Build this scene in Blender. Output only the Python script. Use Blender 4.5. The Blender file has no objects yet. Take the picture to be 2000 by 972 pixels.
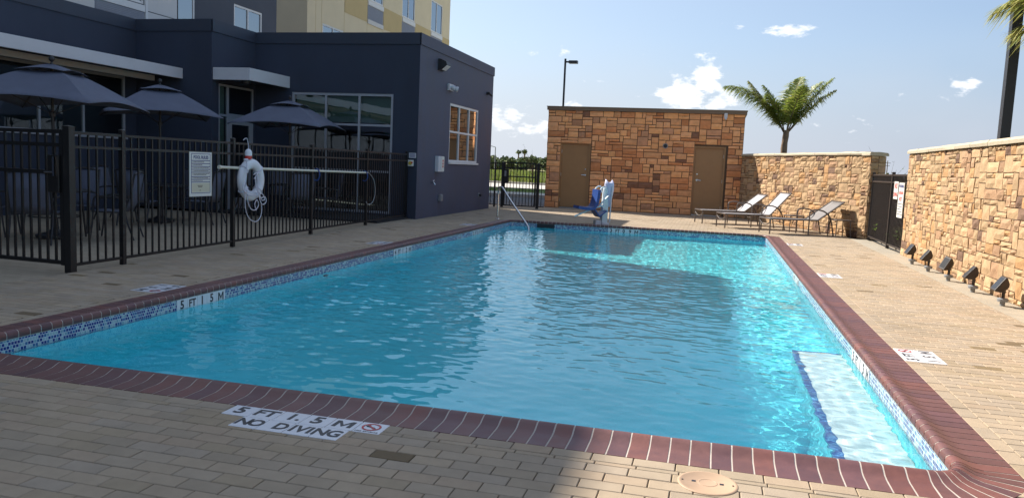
import bpy, bmesh, math, random
import numpy as np
from math import sin, cos, pi, radians, sqrt, atan2
from mathutils import Vector, Matrix

sc = bpy.context.scene
C = sc.collection
random.seed(7)

# ------------------------------------------------------------------ camera
YAW, PITCH, ROLL, EYE = -0.249775, 0.106969, 0.043515, 1.3975
FOCAL = 1525.13 / 2000.0
cam = bpy.data.cameras.new('camera')
cam_ob = bpy.data.objects.new('camera', cam)
C.objects.link(cam_ob)
fwd = Vector((sin(YAW) * cos(PITCH), cos(YAW) * cos(PITCH), -sin(PITCH)))
rgt = Vector((cos(YAW), -sin(YAW), 0))
up_ = rgt.cross(fwd)
cr = rgt * cos(ROLL) + up_ * sin(ROLL)
cu = -rgt * sin(ROLL) + up_ * cos(ROLL)
Mx = Matrix((cr, cu, -fwd)).transposed().to_4x4()
Mx.translation = (0, 0, EYE)
cam_ob.matrix_world = Mx
cam.sensor_width = 36
cam.lens = FOCAL * 36
cam.clip_end = 6000
cam.clip_start = 0.05
sc.camera = cam_ob

# ------------------------------------------------------------------ sun, sky, exposure
SUN = Vector((-1.08, 0.53, 1.0)).normalized()
sun = bpy.data.lights.new('sun', 'SUN')
sun.energy = 4.1
sun.angle = radians(0.53)
sun.color = (1.0, 0.93, 0.83)
sun.cycles.is_caustics_light = True
sun_ob = bpy.data.objects.new('sun', sun)
C.objects.link(sun_ob)
sun_ob.rotation_euler = SUN.to_track_quat('Z', 'Y').to_euler()
sun_ob.location = (-20, 12, 20)
SKY_STRENGTH = 0.08
EXPOSURE = 1.16
sc.view_settings.view_transform = 'Standard'
sc.view_settings.look = 'None'
sc.view_settings.exposure = EXPOSURE
sc.view_settings.gamma = 1
sc.view_settings.use_curve_mapping = False
sc.cycles.use_denoising = True
sc.cycles.max_bounces = 14
sc.cycles.diffuse_bounces = 8
sc.cycles.glossy_bounces = 8
sc.cycles.transparent_max_bounces = 16
sc.cycles.sample_clamp_indirect = 4
sc.cycles.caustics_reflective = False


class NT:
    """small helper to write node graphs"""
    def __init__(s, tree): s.t = tree
    def n(s, kind, **kw):
        nd = s.t.nodes.new(kind)
        for k, v in kw.items(): setattr(nd, k, v)
        return nd
    def put(s, sock, v):
        if isinstance(v, bpy.types.NodeSocket): s.t.links.new(v, sock)
        elif v is not None:
            sock.default_value = v
    def m(s, op, a, b=None, c=None, clamp=False):
        nd = s.n('ShaderNodeMath', operation=op, use_clamp=clamp)
        s.put(nd.inputs[0], a); s.put(nd.inputs[1], b); s.put(nd.inputs[2], c)
        return nd.outputs[0]
    def mix(s, f, a, b, mode='MIX'):
        nd = s.n('ShaderNodeMix', data_type='RGBA', blend_type=mode)
        s.put(nd.inputs[0], f); s.put(nd.inputs[6], a); s.put(nd.inputs[7], b)
        return nd.outputs[2]
    def rng(s, v, a, b, c, d, kind='LINEAR'):
        nd = s.n('ShaderNodeMapRange', interpolation_type=kind)
        for i, x in enumerate((v, a, b, c, d)): s.put(nd.inputs[i], x)
        return nd.outputs[0]


world = bpy.data.worlds.new('World')
sc.world = world
world.use_nodes = True
W = NT(world.node_tree)
bg = world.node_tree.nodes['Background']
sky = W.n('ShaderNodeTexSky', sky_type='NISHITA', sun_disc=False, sun_elevation=math.asin(SUN.z),
          sun_rotation=atan2(SUN.x, SUN.y), altitude=0, air_density=1.0, dust_density=0.6, ozone_density=2.0)
tc = W.n('ShaderNodeTexCoord')
sep = W.n('ShaderNodeSeparateXYZ')
W.put(sep.inputs[0], tc.outputs['Generated'])
dx, dy, dz = sep.outputs
el = W.m('MULTIPLY', W.m('ARCSINE', dz), 180 / pi)
az = W.m('MULTIPLY', W.m('ARCTAN2', dx, dy), 180 / pi)
# pale humid haze that thickens towards the horizon all the way round
hz = W.m('POWER', W.rng(el, 0.0, 40.0, 1.0, 0.0), 2.0)
hz = W.m('MAXIMUM', W.m('MULTIPLY', hz, 0.92), 0.55)
sd = W.n('ShaderNodeVectorMath', operation='DOT_PRODUCT')
W.put(sd.inputs[0], tc.outputs['Generated']); sd.inputs[1].default_value = SUN
sunside = W.rng(sd.outputs['Value'], 0.15, 0.85, 0.0, 1.0)
hzc = W.mix(sunside, (1.95, 2.62, 3.8, 1), (4.3, 4.8, 5.6, 1))
skyc = W.mix(hz, sky.outputs[0], hzc)
# small fair-weather cumulus: domain-warped noise on the sky directions
cv = W.n('ShaderNodeCombineXYZ')
W.put(cv.inputs[0], W.m('MULTIPLY', az, 0.11)); W.put(cv.inputs[1], W.m('MULTIPLY', el, 0.24)); W.put(cv.inputs[2], 3.3)
no = W.n('ShaderNodeTexNoise')
W.put(no.inputs['Vector'], cv.outputs[0])
no.inputs['Scale'].default_value = 7.5; no.inputs['Detail'].default_value = 8; no.inputs['Roughness'].default_value = 0.58
nz = no.outputs[0]
no2 = W.n('ShaderNodeTexNoise')
W.put(no2.inputs['Vector'], cv.outputs[0])
no2.inputs['Scale'].default_value = 0.55; no2.inputs['Detail'].default_value = 3
veil_n = no2.outputs[0]
BANKS = [(-1.2, 6.6, 1.1, 1.3, .68), (-2.5, 5.4, 1.7, 1.2, .66), (0.0, 5.0, 1.5, .8, .5), (3.8, 9.7, 2.1, .42, .5), (0.9, 9.95, .6, .22, .36),
         (-15.3, 3.4, 1.6, 1.2, .5), (-13.0, 2.9, 2.2, .8, .4), (14.5, 6.2, 1.3, .6, .42), (-13.6, 7.9, .8, .3, .34), (-11.1, 8.2, .6, .4, .34),
         (-9.0, 6.3, 1.0, .28, .32), (-10.2, 4.5, 1.2, .35, .33), (13.5, 5.5, 2.4, .35, .3), (7, 3.2, 4, .7, .2),
         (-60, 12, 9, 2, .4), (-100, 8, 12, 2, .45), (60, 9, 10, 2, .42), (95, 7, 9, 1.5, .42), (140, 8, 10, 2, .4), (-150, 9, 10, 2, .42)]
acc = None
for a0, e0, w0, h0, s0 in BANKS:
    u = W.m('DIVIDE', W.m('SUBTRACT', az, a0), w0)
    v = W.m('DIVIDE', W.m('SUBTRACT', el, e0), h0)
    g = W.m('MULTIPLY', W.m('EXPONENT', W.m('MULTIPLY', W.m('ADD', W.m('MULTIPLY', u, u), W.m('MULTIPLY', v, v)), -0.8)), s0)
    acc = g if acc is None else W.m('MAXIMUM', acc, g)
cl = W.rng(W.m('ADD', W.m('MULTIPLY', W.m('SUBTRACT', nz, .5), 1.35), W.m('MULTIPLY', acc, 1.12)), 0.27, 0.56, 0.0, 0.92, 'SMOOTHSTEP')
veil = W.m('MULTIPLY', W.rng(veil_n, 0.42, 0.7, 0.0, 0.5, 'SMOOTHSTEP'), W.rng(el, 0.0, 11.0, 1.0, 0.0))
skyc = W.mix(W.rng(el, -1.0, 10.0, .8, 0.0, 'SMOOTHSTEP'), skyc, W.mix(sunside, (3.45, 3.65, 4.1, 1), (4.9, 5.1, 5.4, 1)))
skyc = W.mix(veil, skyc, (4.0, 4.3, 4.8, 1))
skyc = W.mix(cl, skyc, (6.6, 6.7, 6.9, 1))
W.put(bg.inputs[0], skyc)
bg.inputs[1].default_value = SKY_STRENGTH


# ------------------------------------------------------------------ materials
def mat(name, col, rough=.6, var=.12, vs=6.0, bump=0., bs=60., metal=0., tone=False, spec=.5, col2=None, rvar=0., st=None, wn=None, trans=0.):
    """procedural principled material: two octaves of colour variation, fine bump, optional per-piece tone"""
    m = bpy.data.materials.new(name)
    m.use_nodes = True
    g = NT(m.node_tree)
    b = m.node_tree.nodes['Principled BSDF']
    t = g.n('ShaderNodeTexCoord'); oi = g.n('ShaderNodeObjectInfo')
    wv = g.m('MULTIPLY', oi.outputs['Random'], 40.)
    n1 = g.n('ShaderNodeTexNoise', noise_dimensions='4D')
    vec = t.outputs['Object']
    if st:
        mp = g.n('ShaderNodeMapping'); g.put(mp.inputs[0], vec); mp.inputs['Scale'].default_value = st; vec = mp.outputs[0]
    g.put(n1.inputs['Vector'], vec); g.put(n1.inputs['W'], wv)
    n1.inputs['Scale'].default_value = vs; n1.inputs['Detail'].default_value = 5; n1.inputs['Roughness'].default_value = .65
    f = g.rng(n1.outputs[0], .25, .75, 1 - var, 1 + var)
    base = (*col, 1)
    if col2 is not None:
        base = g.mix(g.rng(n1.outputs[0], .38, .66, 0, 1, 'SMOOTHSTEP'), (*col, 1), (*col2, 1))
    c = g.mix(1.0, base, f, 'MULTIPLY')
    if wn:      # slow stains that run on across neighbouring pieces
        ge = g.n('ShaderNodeNewGeometry'); n3 = g.n('ShaderNodeTexNoise'); g.put(n3.inputs['Vector'], ge.outputs['Position'])
        n3.inputs['Scale'].default_value = wn[1]; n3.inputs['Detail'].default_value = 7; n3.inputs['Roughness'].default_value = .62
        c = g.mix(1.0, c, g.rng(n3.outputs[0], .3, .7, 1 - wn[0], 1 + wn[0] * .6), 'MULTIPLY')
    if tone:
        a = g.n('ShaderNodeAttribute', attribute_name='tone')
        c = g.mix(1.0, c, a.outputs['Color'], 'MULTIPLY')
    g.put(b.inputs['Base Color'], c)
    if rvar: g.put(b.inputs['Roughness'], g.rng(n1.outputs[0], .3, .7, rough - rvar, rough + rvar))
    else: b.inputs['Roughness'].default_value = rough
    b.inputs['Metallic'].default_value = metal
    b.inputs['Specular IOR Level'].default_value = spec
    if bump:
        n2 = g.n('ShaderNodeTexNoise', noise_dimensions='4D')
        g.put(n2.inputs['Vector'], t.outputs['Object']); g.put(n2.inputs['W'], wv)
        n2.inputs['Scale'].default_value = bs; n2.inputs['Detail'].default_value = 6; n2.inputs['Roughness'].default_value = .6
        bp = g.n('ShaderNodeBump'); bp.inputs['Strength'].default_value = bump; bp.inputs['Distance'].default_value = .01
        g.put(bp.inputs['Height'], n2.outputs[0]); g.put(b.inputs['Normal'], bp.outputs[0])
    if trans:       # thin leaves let the sun glow through
        tl = g.n('ShaderNodeBsdfTranslucent'); g.put(tl.inputs[0], c)
        ms = g.n('ShaderNodeMixShader'); ms.inputs[0].default_value = trans
        g.put(ms.inputs[1], b.outputs[0]); g.put(ms.inputs[2], tl.outputs[0])
        g.put(m.node_tree.nodes['Material Output'].inputs[0], ms.outputs[0])
    return m


def glass(name, tint, refl):
    m = bpy.data.materials.new(name); m.use_nodes = True
    g = NT(m.node_tree); m.node_tree.nodes.clear()
    o = g.n('ShaderNodeOutputMaterial'); fr = g.n('ShaderNodeFresnel'); fr.inputs[0].default_value = 1.5
    tr = g.n('ShaderNodeBsdfTransparent'); tr.inputs[0].default_value = (*tint, 1)
    gl = g.n('ShaderNodeBsdfGlossy'); gl.inputs['Roughness'].default_value = .008; gl.inputs['Color'].default_value = (.92, .97, 1, 1)
    mx = g.n('ShaderNodeMixShader')
    # old float glass is never quite flat: a slow bend in the reflection
    tcx = g.n('ShaderNodeTexCoord'); n = g.n('ShaderNodeTexNoise'); g.put(n.inputs['Vector'], tcx.outputs['Object']); n.inputs['Scale'].default_value = 1.6
    bp = g.n('ShaderNodeBump'); bp.inputs['Strength'].default_value = .08; bp.inputs['Distance'].default_value = .02
    g.put(bp.inputs['Height'], n.outputs[0]); g.put(gl.inputs['Normal'], bp.outputs[0])
    g.put(mx.inputs[0], g.m('ADD', g.m('MULTIPLY', fr.outputs[0], 1 - refl), refl, clamp=True))
    g.put(mx.inputs[1], tr.outputs[0]); g.put(mx.inputs[2], gl.outputs[0]); g.put(o.inputs[0], mx.outputs[0])
    return m


MT = {}
def defmats():
    K = MT
    K['paver'] = mat('paver', (.385, .305, .218), .85, .10, 9, .35, 160, tone=True, spec=.25, wn=(.13, .9))
    K['coping'] = mat('coping_brick', (.145, .062, .055), .5, .2, 14, .12, 90, tone=True, spec=.45, rvar=.1)
    K['mortar'] = mat('mortar', (.50, .44, .38), .9, .12, 20, .3, 200)
    K['band'] = mat('edge_band', (.36, .31, .235), .9, .16, 5, .4, 120)
    K['plaster'] = mat('pool_plaster', (.16, .88, .99), .7, .06, 1.2, 0)
    K['step'] = mat('step_plaster', (.70, .76, .77), .7, .1, 30, 0)
    K['stone'] = mat('sandstone', (.435, .295, .17), .9, .22, 9, .8, 34, tone=True, spec=.2, rvar=.08)
    K['stone_hut'] = mat('split_stone', (.84, .41, .19), .9, .2, 7, .6, 40, tone=True, spec=.2)
    K['stone_core'] = mat('wall_core', (.10, .065, .04), .95, .2, 8, .3, 60)
    K['cap'] = mat('cap_stone', (.47, .40, .29), .85, .12, 7, .5, 50)
    K['hut_trim'] = mat('hut_trim', (.20, .135, .085), .5, .06, 6)
    K['door'] = mat('door_paint', (.36, .195, .078), .42, .05, 5, .02, 40)
    K['steel'] = mat('stainless', (.62, .62, .62), .16, .06, 20, metal=1)
    K['chrome'] = mat('satin_metal', (.55, .55, .55), .3, .08, 20, metal=1)
    K['black'] = mat('black_fence_paint', (.007, .007, .008), .45, .2, 12, .05, 80)
    K['bronze'] = mat('bronze_paint', (.030, .021, .018), .5, .2, 12, .05, 80)
    K['navy'] = mat('navy_stucco', (.030, .040, .068), .78, .2, .7, .3, 140, st=(1, 1, .35))
    K['navy_trim'] = mat('navy_trim', (.034, .044, .070), .55, .08, 1.5, .05, 60)
    K['navy_bright'] = mat('navy_stucco_bright', (.066, .074, .116), .66, .34, 5, .3, 140, rvar=.12, st=(1, 1, .16))  # end wall: brighter light from sky and wall put into paler navy; streaks too
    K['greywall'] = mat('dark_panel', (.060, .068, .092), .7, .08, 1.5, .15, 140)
    K['white'] = mat('white_metal', (.60, .61, .65), .45, .05, 3)
    K['frame'] = mat('window_frame', (.34, .36, .40), .4, .05, 4)
    K['wframe'] = mat('white_frame', (.70, .70, .70), .45, .05, 4)
    K['panelw'] = mat('white_panel', (.62, .61, .60), .7, .05, 2, .05, 100)
    K['tan'] = mat('tan_stucco_dim', (.50, .43, .31), .85, .05, 1.4, .2, 150)  # tower side wall: its dimmer light is put into this darker tan
    K['tan2'] = mat('ochre_panel', (.56, .43, .22), .85, .05, 1.4, .2, 150)
    K['tan_bright'] = mat('tan_stucco_bright', (.70, .60, .42), .85, .05, 1.4, .2, 150)  # same tan on the tower's brighter side, that light put into the colour
    K['grille'] = mat('grille', (.28, .30, .36), .5, .1, 10)
    K['glass'] = glass('tinted_glass', (.52, .62, .58), .17)
    K['sglass'] = glass('sky_glass', (.25, .34, .40), .38)
    K['blind'] = mat('roller_blind', (.42, .56, .50), .9, .05, 3)
    K['curtain'] = mat('curtain', (.34, .42, .36), .9, .15, 8)
    K['dark'] = mat('dark_interior', (.02, .022, .026), .9, .2, 3)  # near-black colour carries the dimness of unlit rooms
    K['canvas'] = mat('navy_canvas', (.12, .132, .18), .92, .12, 3, .2, 400)
    K['frame_dark'] = mat('dark_frame', (.022, .022, .026), .45, .15, 10)
    K['sling'] = mat('sling_fabric', (.20, .185, .18), .72, .06, 5, .2, 700)
    K['sling_light'] = mat('light_sling_fabric', (.42, .40, .41), .62, .06, 5, .2, 700)
    K['taupe'] = mat('taupe_frame', (.105, .085, .075), .42, .12, 12)
    K['ring'] = mat('ring_foam', (.72, .74, .78), .5, .06, 6, .05, 60)
    K['rope'] = mat('rope', (.62, .62, .70), .8, .1, 30, .3, 300)
    K['red'] = mat('red_plastic', (.55, .03, .025), .4, .05, 10)
    K['polew'] = mat('reach_pole', (.66, .63, .52), .4, .06, 10)
    K['blue'] = mat('blue_plastic', (.012, .055, .24), .42, .12, 8)
    K['ltblue'] = mat('lift_paint', (.62, .72, .76), .35, .06, 6)
    K['cover'] = mat('cover_cloth', (.56, .57, .74), .8, .12, 6, .3, 30)
    K['tile'] = mat('ceramic_tile', (.72, .72, .74), .25, .04, 12)
    K['ink'] = mat('black_ink', (.016, .016, .02), .4, .1, 20)
    K['inkblue'] = mat('blue_ink', (.02, .03, .17), .4, .1, 20)
    K['inkred'] = mat('red_ink', (.50, .03, .025), .4, .1, 20)
    K['signw'] = mat('sign_white', (.70, .70, .66), .4, .04, 8)
    K['signy'] = mat('sign_cream', (.60, .57, .44), .4, .04, 8)
    K['lid'] = mat('lid_plastic', (.47, .315, .20), .5, .08, 12, .05, 80)
    K['lens'] = mat('lamp_lens', (.03, .03, .032), .25, .1, 20)
    K['grey'] = mat('grey_metal', (.24, .25, .26), .45, .1, 10)
    K['yellow'] = mat('yellow_plastic', (.62, .45, .08), .4, .1, 10)
    K['asphalt'] = mat('asphalt', (.085, .088, .095), .9, .15, 4, .3, 200)
    K['concrete'] = mat('concrete', (.46, .43, .38), .9, .1, 2, .2, 80)
    K['grass'] = mat('dry_grass', (.17, .17, .06), .95, .35, .35, .6, 6, col2=(.30, .25, .11))
    K['lawn'] = mat('green_verge', (.13, .20, .05), .95, .3, 1.2, .6, 10)
    K['hedge'] = mat('distant_foliage', (.115, .150, .062), .85, .3, .25, 0, tone=True)  # lightened green: the haze of distance is put into the colour
    K['leaf'] = mat('palm_leaf', (.20, .25, .055), .45, .3, 3, tone=True, trans=.4)
    K['palm_wood'] = mat('palm_wood', (.22, .15, .095), .85, .3, 9, .6, 30)
    K['shrub'] = mat('shrub_leaf', (.14, .22, .055), .55, .25, 9, tone=True, trans=.35)
    K['twig'] = mat('twig_bark', (.13, .10, .08), .85, .2, 20)
    # waterline mosaic: little glass squares in three blues, random per cell
    m = bpy.data.materials.new('mosaic'); m.use_nodes = True
    g = NT(m.node_tree); b = m.node_tree.nodes['Principled BSDF']
    uv = g.n('ShaderNodeUVMap', uv_map='UVMap')
    sp = g.n('ShaderNodeSeparateXYZ'); g.put(sp.inputs[0], uv.outputs[0])
    row = g.m('FLOOR', g.m('DIVIDE', sp.outputs[1], .0265))
    ux = g.m('ADD', g.m('DIVIDE', sp.outputs[0], .0265), g.m('MULTIPLY', g.m('MODULO', g.m('ADD', row, 100), 2), .5))
    colm = g.m('FLOOR', ux)
    wn = g.n('ShaderNodeTexWhiteNoise', noise_dimensions='2D'); cb = g.n('ShaderNodeCombineXYZ')
    g.put(cb.inputs[0], colm); g.put(cb.inputs[1], row); g.put(wn.inputs['Vector'], cb.outputs[0])
    rmp = g.n('ShaderNodeValToRGB'); g.put(rmp.inputs[0], wn.outputs[0])
    e = rmp.color_ramp.elements; rmp.color_ramp.interpolation = 'CONSTANT'
    e[0].color = (.010, .03, .20, 1); e[1].position = .38; e[1].color = (.03, .13, .30, 1)
    for p_, c_ in ((.60, (.20, .36, .42, 1)), (.80, (.34, .47, .50, 1))):
        q_ = e.new(p_); q_.color = c_
    fu = g.m('ABSOLUTE', g.m('SUBTRACT', g.m('FRACT', ux), .5))
    fv = g.m('ABSOLUTE', g.m('SUBTRACT', g.m('FRACT', g.m('DIVIDE', sp.outputs[1], .0265)), .5))
    gr = g.m('GREATER_THAN', g.m('MAXIMUM', fu, fv), .42)
    g.put(b.inputs['Base Color'], g.mix(gr, rmp.outputs[0], (.55, .60, .64, 1)))
    g.put(b.inputs['Roughness'], g.rng(gr, 0, 1, .12, .7))
    K['mosaic'] = m
    # water: Fresnel mix of refraction and mirror reflection
    m = bpy.data.materials.new('water'); m.use_nodes = True
    g = NT(m.node_tree); m.node_tree.nodes.clear()
    o = g.n('ShaderNodeOutputMaterial'); gl = g.n('ShaderNodeBsdfGlass')
    gl.inputs['IOR'].default_value = 1.333; gl.inputs['Roughness'].default_value = 0; gl.inputs['Color'].default_value = (.90, .99, 1., 1)
    g.put(o.inputs[0], gl.outputs[0])
    K['water'] = m
    # paved base seen where the pavers are too far or out of the picture
    m = mat('paver_bed', (.46, .37, .25), .9, .1, 8, .3, 120)
    g = NT(m.node_tree); b = m.node_tree.nodes['Principled BSDF']
    t = g.n('ShaderNodeTexCoord'); bk = g.n('ShaderNodeTexBrick')
    g.put(bk.inputs['Vector'], t.outputs['Object'])
    bk.inputs['Scale'].default_value = 1; bk.inputs['Brick Width'].default_value = .2; bk.inputs['Row Height'].default_value = .1
    bk.inputs['Mortar Size'].default_value = .004
    bk.inputs['Color1'].default_value = (.40, .32, .225, 1); bk.inputs['Color2'].default_value = (.34, .275, .19, 1); bk.inputs['Mortar'].default_value = (.24, .19, .13, 1)
    g.put(b.inputs['Base Color'], bk.outputs[0])
    K['bed'] = m
defmats()

# ------------------------------------------------------------------ mesh helpers
def V3(*a): return Vector(a)
EX, EY, EZ = V3(1, 0, 0), V3(0, 1, 0), V3(0, 0, 1)


class MB:
    def __init__(s): s.v = []; s.f = []; s.uv = None; s.tone = []
    def add(s, vs, fs, tone=None):
        k = len(s.v); s.v += [tuple(x) for x in vs]; s.f += [tuple(i + k for i in f) for f in fs]
        s.tone += [tone] * len(fs)
        return s
    def box(s, x0, x1, y0, y1, z0, z1, tone=None):
        return s.add([(x0, y0, z0), (x1, y0, z0), (x1, y1, z0), (x0, y1, z0), (x0, y0, z1), (x1, y0, z1), (x1, y1, z1), (x0, y1, z1)],
                     [(3, 2, 1, 0), (4, 5, 6, 7), (0, 1, 5, 4), (1, 2, 6, 5), (2, 3, 7, 6), (3, 0, 4, 7)], tone)
    def obox(s, o, u, v, n):
        """box from corner o with edge vectors u, v, n"""
        o, u, v, n = map(Vector, (o, u, v, n))
        P = [o, o + u, o + u + v, o + v]; P += [p + n for p in P]
        fs = [(3, 2, 1, 0), (4, 5, 6, 7), (0, 1, 5, 4), (1, 2, 6, 5), (2, 3, 7, 6), (3, 0, 4, 7)]
        if u.cross(v).dot(n) < 0: fs = [f[::-1] for f in fs]
        return s.add(P, fs)
    def tube(s, pts, r, n=8, cap=True, flat=1.0):
        pts = [Vector(p) for p in pts]
        rs = r if isinstance(r, (list, tuple)) else [r] * len(pts)
        k = len(s.v); prev = None
        for i, p in enumerate(pts):
            d = (pts[min(i + 1, len(pts) - 1)] - pts[max(i - 1, 0)])
            if d.length < 1e-9: d = EZ.copy()
            d.normalize()
            if prev is None:
                a = EZ if abs(d.z) < .9 else EX
                x = d.cross(a).normalized()
            else:
                x = (prev - d * prev.dot(d))
                x = x.normalized() if x.length > 1e-6 else d.cross(EZ).normalized()
            prev = x; y = d.cross(x)
            for j in range(n):
                t = 2 * pi * (j + .5) / n
                s.v.append(tuple(p + x * cos(t) * rs[i] + y * sin(t) * rs[i] * flat))
        for i in range(len(pts) - 1):
            for j in range(n):
                a = k + i * n + j; b = k + i * n + (j + 1) % n
                s.f.append((a, b, b + n, a + n)); s.tone.append(None)
        if cap:
            s.f.append(tuple(k + j for j in range(n))[::-1]); s.f.append(tuple(k + (len(pts) - 1) * n + j for j in range(n))); s.tone += [None, None]
        return s
    def lathe(s, prof, o=(0, 0, 0), n=20):
        k = len(s.v)
        for (r, z) in prof:
            for j in range(n):
                t = 2 * pi * j / n
                s.v.append((o[0] + r * cos(t), o[1] + r * sin(t), o[2] + z))
        for i in range(len(prof) - 1):
            for j in range(n):
                a = k + i * n + j; b = k + i * n + (j + 1) % n
                s.f.append((a, b, b + n, a + n)); s.tone.append(None)
        s.f.append(tuple(k + j for j in range(n))[::-1]); s.f.append(tuple(k + (len(prof) - 1) * n + j for j in range(n))); s.tone += [None, None]
        return s
    def mesh(s, name, m, smooth=False, tone=None):
        me = bpy.data.meshes.new(name)
        me.from_pydata(s.v, [], s.f)
        if m is not None: me.materials.append(m)
        if tone is not None or any(t is not None for t in s.tone):
            a = me.color_attributes.new('tone', 'FLOAT_COLOR', 'CORNER')
            d = np.ones((len(me.loops), 4), np.float32)
            if tone is not None: d[:, :3] = tone
            else:
                i = 0
                for f, t in zip(s.f, s.tone):
                    if t is not None: d[i:i + len(f), :3] = t
                    i += len(f)
            a.data.foreach_set('color', d.ravel())
        if smooth:
            me.shade_smooth()
            if smooth != 2: me.set_sharp_from_angle(angle=radians(40))
        return me
    def build(s, name, m, parent=None, world=False, smooth=False, tone=None, kind=None):
        return link(name, s.mesh(name, m, smooth, tone), parent, world, kind)


def link(name, me, parent=None, world=False, kind=None):
    o = bpy.data.objects.new(name, me)
    C.objects.link(o)
    if parent is not None:
        o.parent = parent
        if world: o.matrix_parent_inverse = parent.matrix_basis.inverted()
    if kind: o['kind'] = kind
    return o


def tag(o, label, cat, group=None):
    o['label'] = label; o['category'] = cat
    if group: o['group'] = group
    return o


def thing(name, label, cat, loc=(0, 0, 0), rz=0., group=None):
    o = bpy.data.objects.new(name, None)
    C.objects.link(o)
    o.empty_display_size = .1
    o.location = loc; o.rotation_euler = (0, 0, rz)
    return tag(o, label, cat, group)


def dup(root, loc, rz, label, group=None):
    r = root.copy(); C.objects.link(r); r.location = loc; r.rotation_euler = (0, 0, rz); r['label'] = label
    if group: r['group'] = group
    for ch in list(root.children):
        c = ch.copy(); C.objects.link(c); c.parent = r
        for g in list(ch.children):
            d = g.copy(); C.objects.link(d); d.parent = c
    return r


def bevel(o, w=.004, seg=2):
    b = o.modifiers.new('bevel', 'BEVEL'); b.width = w; b.segments = seg; b.limit_method = 'ANGLE'; b.angle_limit = radians(50)
    return o


def screen(p):
    """rough size and visibility of a spot as the photograph's viewpoint sees it"""
    d = Vector(p) - Vector((0, 0, EYE)); z = d.dot(fwd)
    if z < .2: return None
    return (d.dot(cr) / z * FOCAL, d.dot(cu) / z * FOCAL, z)


def inview(p, mg=.02):
    s = screen(p)
    return s is not None and abs(s[0]) < .5 + mg and abs(s[1]) < .243 + mg


# ------------------------------------------------------------------ lettering (made first, while the scene is small)
TEXTS = ['N', 'O', 'I', 'V', 'G', '5', 'FT', '1.', '1', 'M', 'NO', 'D', 'IVI', 'NG', '5 FT', '1.5', '4', '2', '3', '0', '9', 'POOL RULES', 'NO DIVING', 'NO', 'DIVING', 'WARNING', 'LIFEGUARD', 'NOT']
TX = {}
def maketexts():
    tmp = []
    for t in sorted(set(TEXTS)):
        cu_ = bpy.data.curves.new('lettering', 'FONT'); cu_.body = t; cu_.align_x = 'CENTER'; cu_.align_y = 'CENTER'
        cu_.size = 1; cu_.offset = .030 if t != 'M' else .002; cu_.extrude = .004; cu_.resolution_u = 3
        o = bpy.data.objects.new('lettering', cu_); C.objects.link(o); tmp.append((t, o))
    bpy.context.view_layer.update()
    dg = bpy.context.evaluated_depsgraph_get()
    for t, o in tmp:
        TX[t] = bpy.data.meshes.new_from_object(o.evaluated_get(dg))
    w_, h_, k_ = .40, .35, .085      # the capital M is drawn as its own five strokes
    m_ = MB()
    for P in (((-w_, -h_), (-w_ + 2 * k_, -h_), (-w_ + 2 * k_, h_), (-w_, h_)), ((w_ - 2 * k_, -h_), (w_, -h_), (w_, h_), (w_ - 2 * k_, h_)),
              ((-w_ + 2 * k_, h_), (-w_ + 2 * k_, h_ - .24), (0, -h_ + .04), (0, -h_ + .30)), ((w_ - 2 * k_, h_ - .24), (w_ - 2 * k_, h_), (0, -h_ + .30), (0, -h_ + .04))):
        m_.add([(x, y, 0.) for x, y in P], [(0, 1, 2, 3)])
    TX['M'] = m_.mesh('lettering', None)
    for t, o in tmp:
        cd = o.data; bpy.data.objects.remove(o); bpy.data.curves.remove(cd)
maketexts()

def lettering(t, size, m, parent, pos, U, Vv, name='lettering', squeeze=1.):
    """flat letters at pos, reading along U with the tops towards Vv (parent sits unrotated at its own location)"""
    me = TX[t].copy(); me.materials.clear(); me.materials.append(m)
    o = bpy.data.objects.new(name, me); C.objects.link(o)
    U = Vector(U).normalized(); Vv = Vector(Vv).normalized(); N = U.cross(Vv)
    R = Matrix((U * size * squeeze, Vv * size, N * size)).transposed().to_4x4()
    R.translation = Vector(pos)
    o.parent = parent
    o.matrix_parent_inverse = parent.matrix_basis.inverted() if parent.parent is None else Matrix()
    o.matrix_basis = R
    return o


# ================================================================== THE SETTING
PX0, PX1, PY0, PY1 = -4.92, 1.23, 4.05, 19.07      # pool at the coping lip
CW = .31                                           # coping width
WZ = -.13                                          # water level
RC = .15

def rrect(x0, x1, y0, y1, r, n=8):
    P = []
    for cx, cy, a0 in ((x1 - r, y0 + r, -pi / 2), (x1 - r, y1 - r, 0), (x0 + r, y1 - r, pi / 2), (x0 + r, y0 + r, pi)):
        for i in range(n + 1):
            a = a0 + pi / 2 * i / n
            P.append((cx + r * cos(a), cy + r * sin(a)))
    return P


def frame_sheet(name, m, outer, inner, z, kind='structure'):
    x0, x1, y0, y1 = outer; a0, a1, b0, b1 = inner
    vs = [(x0, y0, z), (x1, y0, z), (x1, y1, z), (x0, y1, z), (a0, b0, z), (a1, b0, z), (a1, b1, z), (a0, b1, z)]
    mb = MB().add(vs, [(0, 1, 5, 4), (1, 2, 6, 5), (2, 3, 7, 6), (3, 0, 4, 7)])
    return mb.build(name, m, kind=kind)


ground = frame_sheet('ground', MT['grass'], (-3000, 3000, -3000, 5000), (-14.6, 4.0, -8, 25.3), -.05)
deck = frame_sheet('pool_deck', MT['bed'], (-14.7, 4.1, -8.2, 27.2), (PX0 - .12, PX1 + .12, PY0 - .12, PY1 + .12), -.02)
MB().box(3.20, 3.56, 1.5, 20.0, -.02, .003).build('edging_strip', MT['band'], deck)
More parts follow.
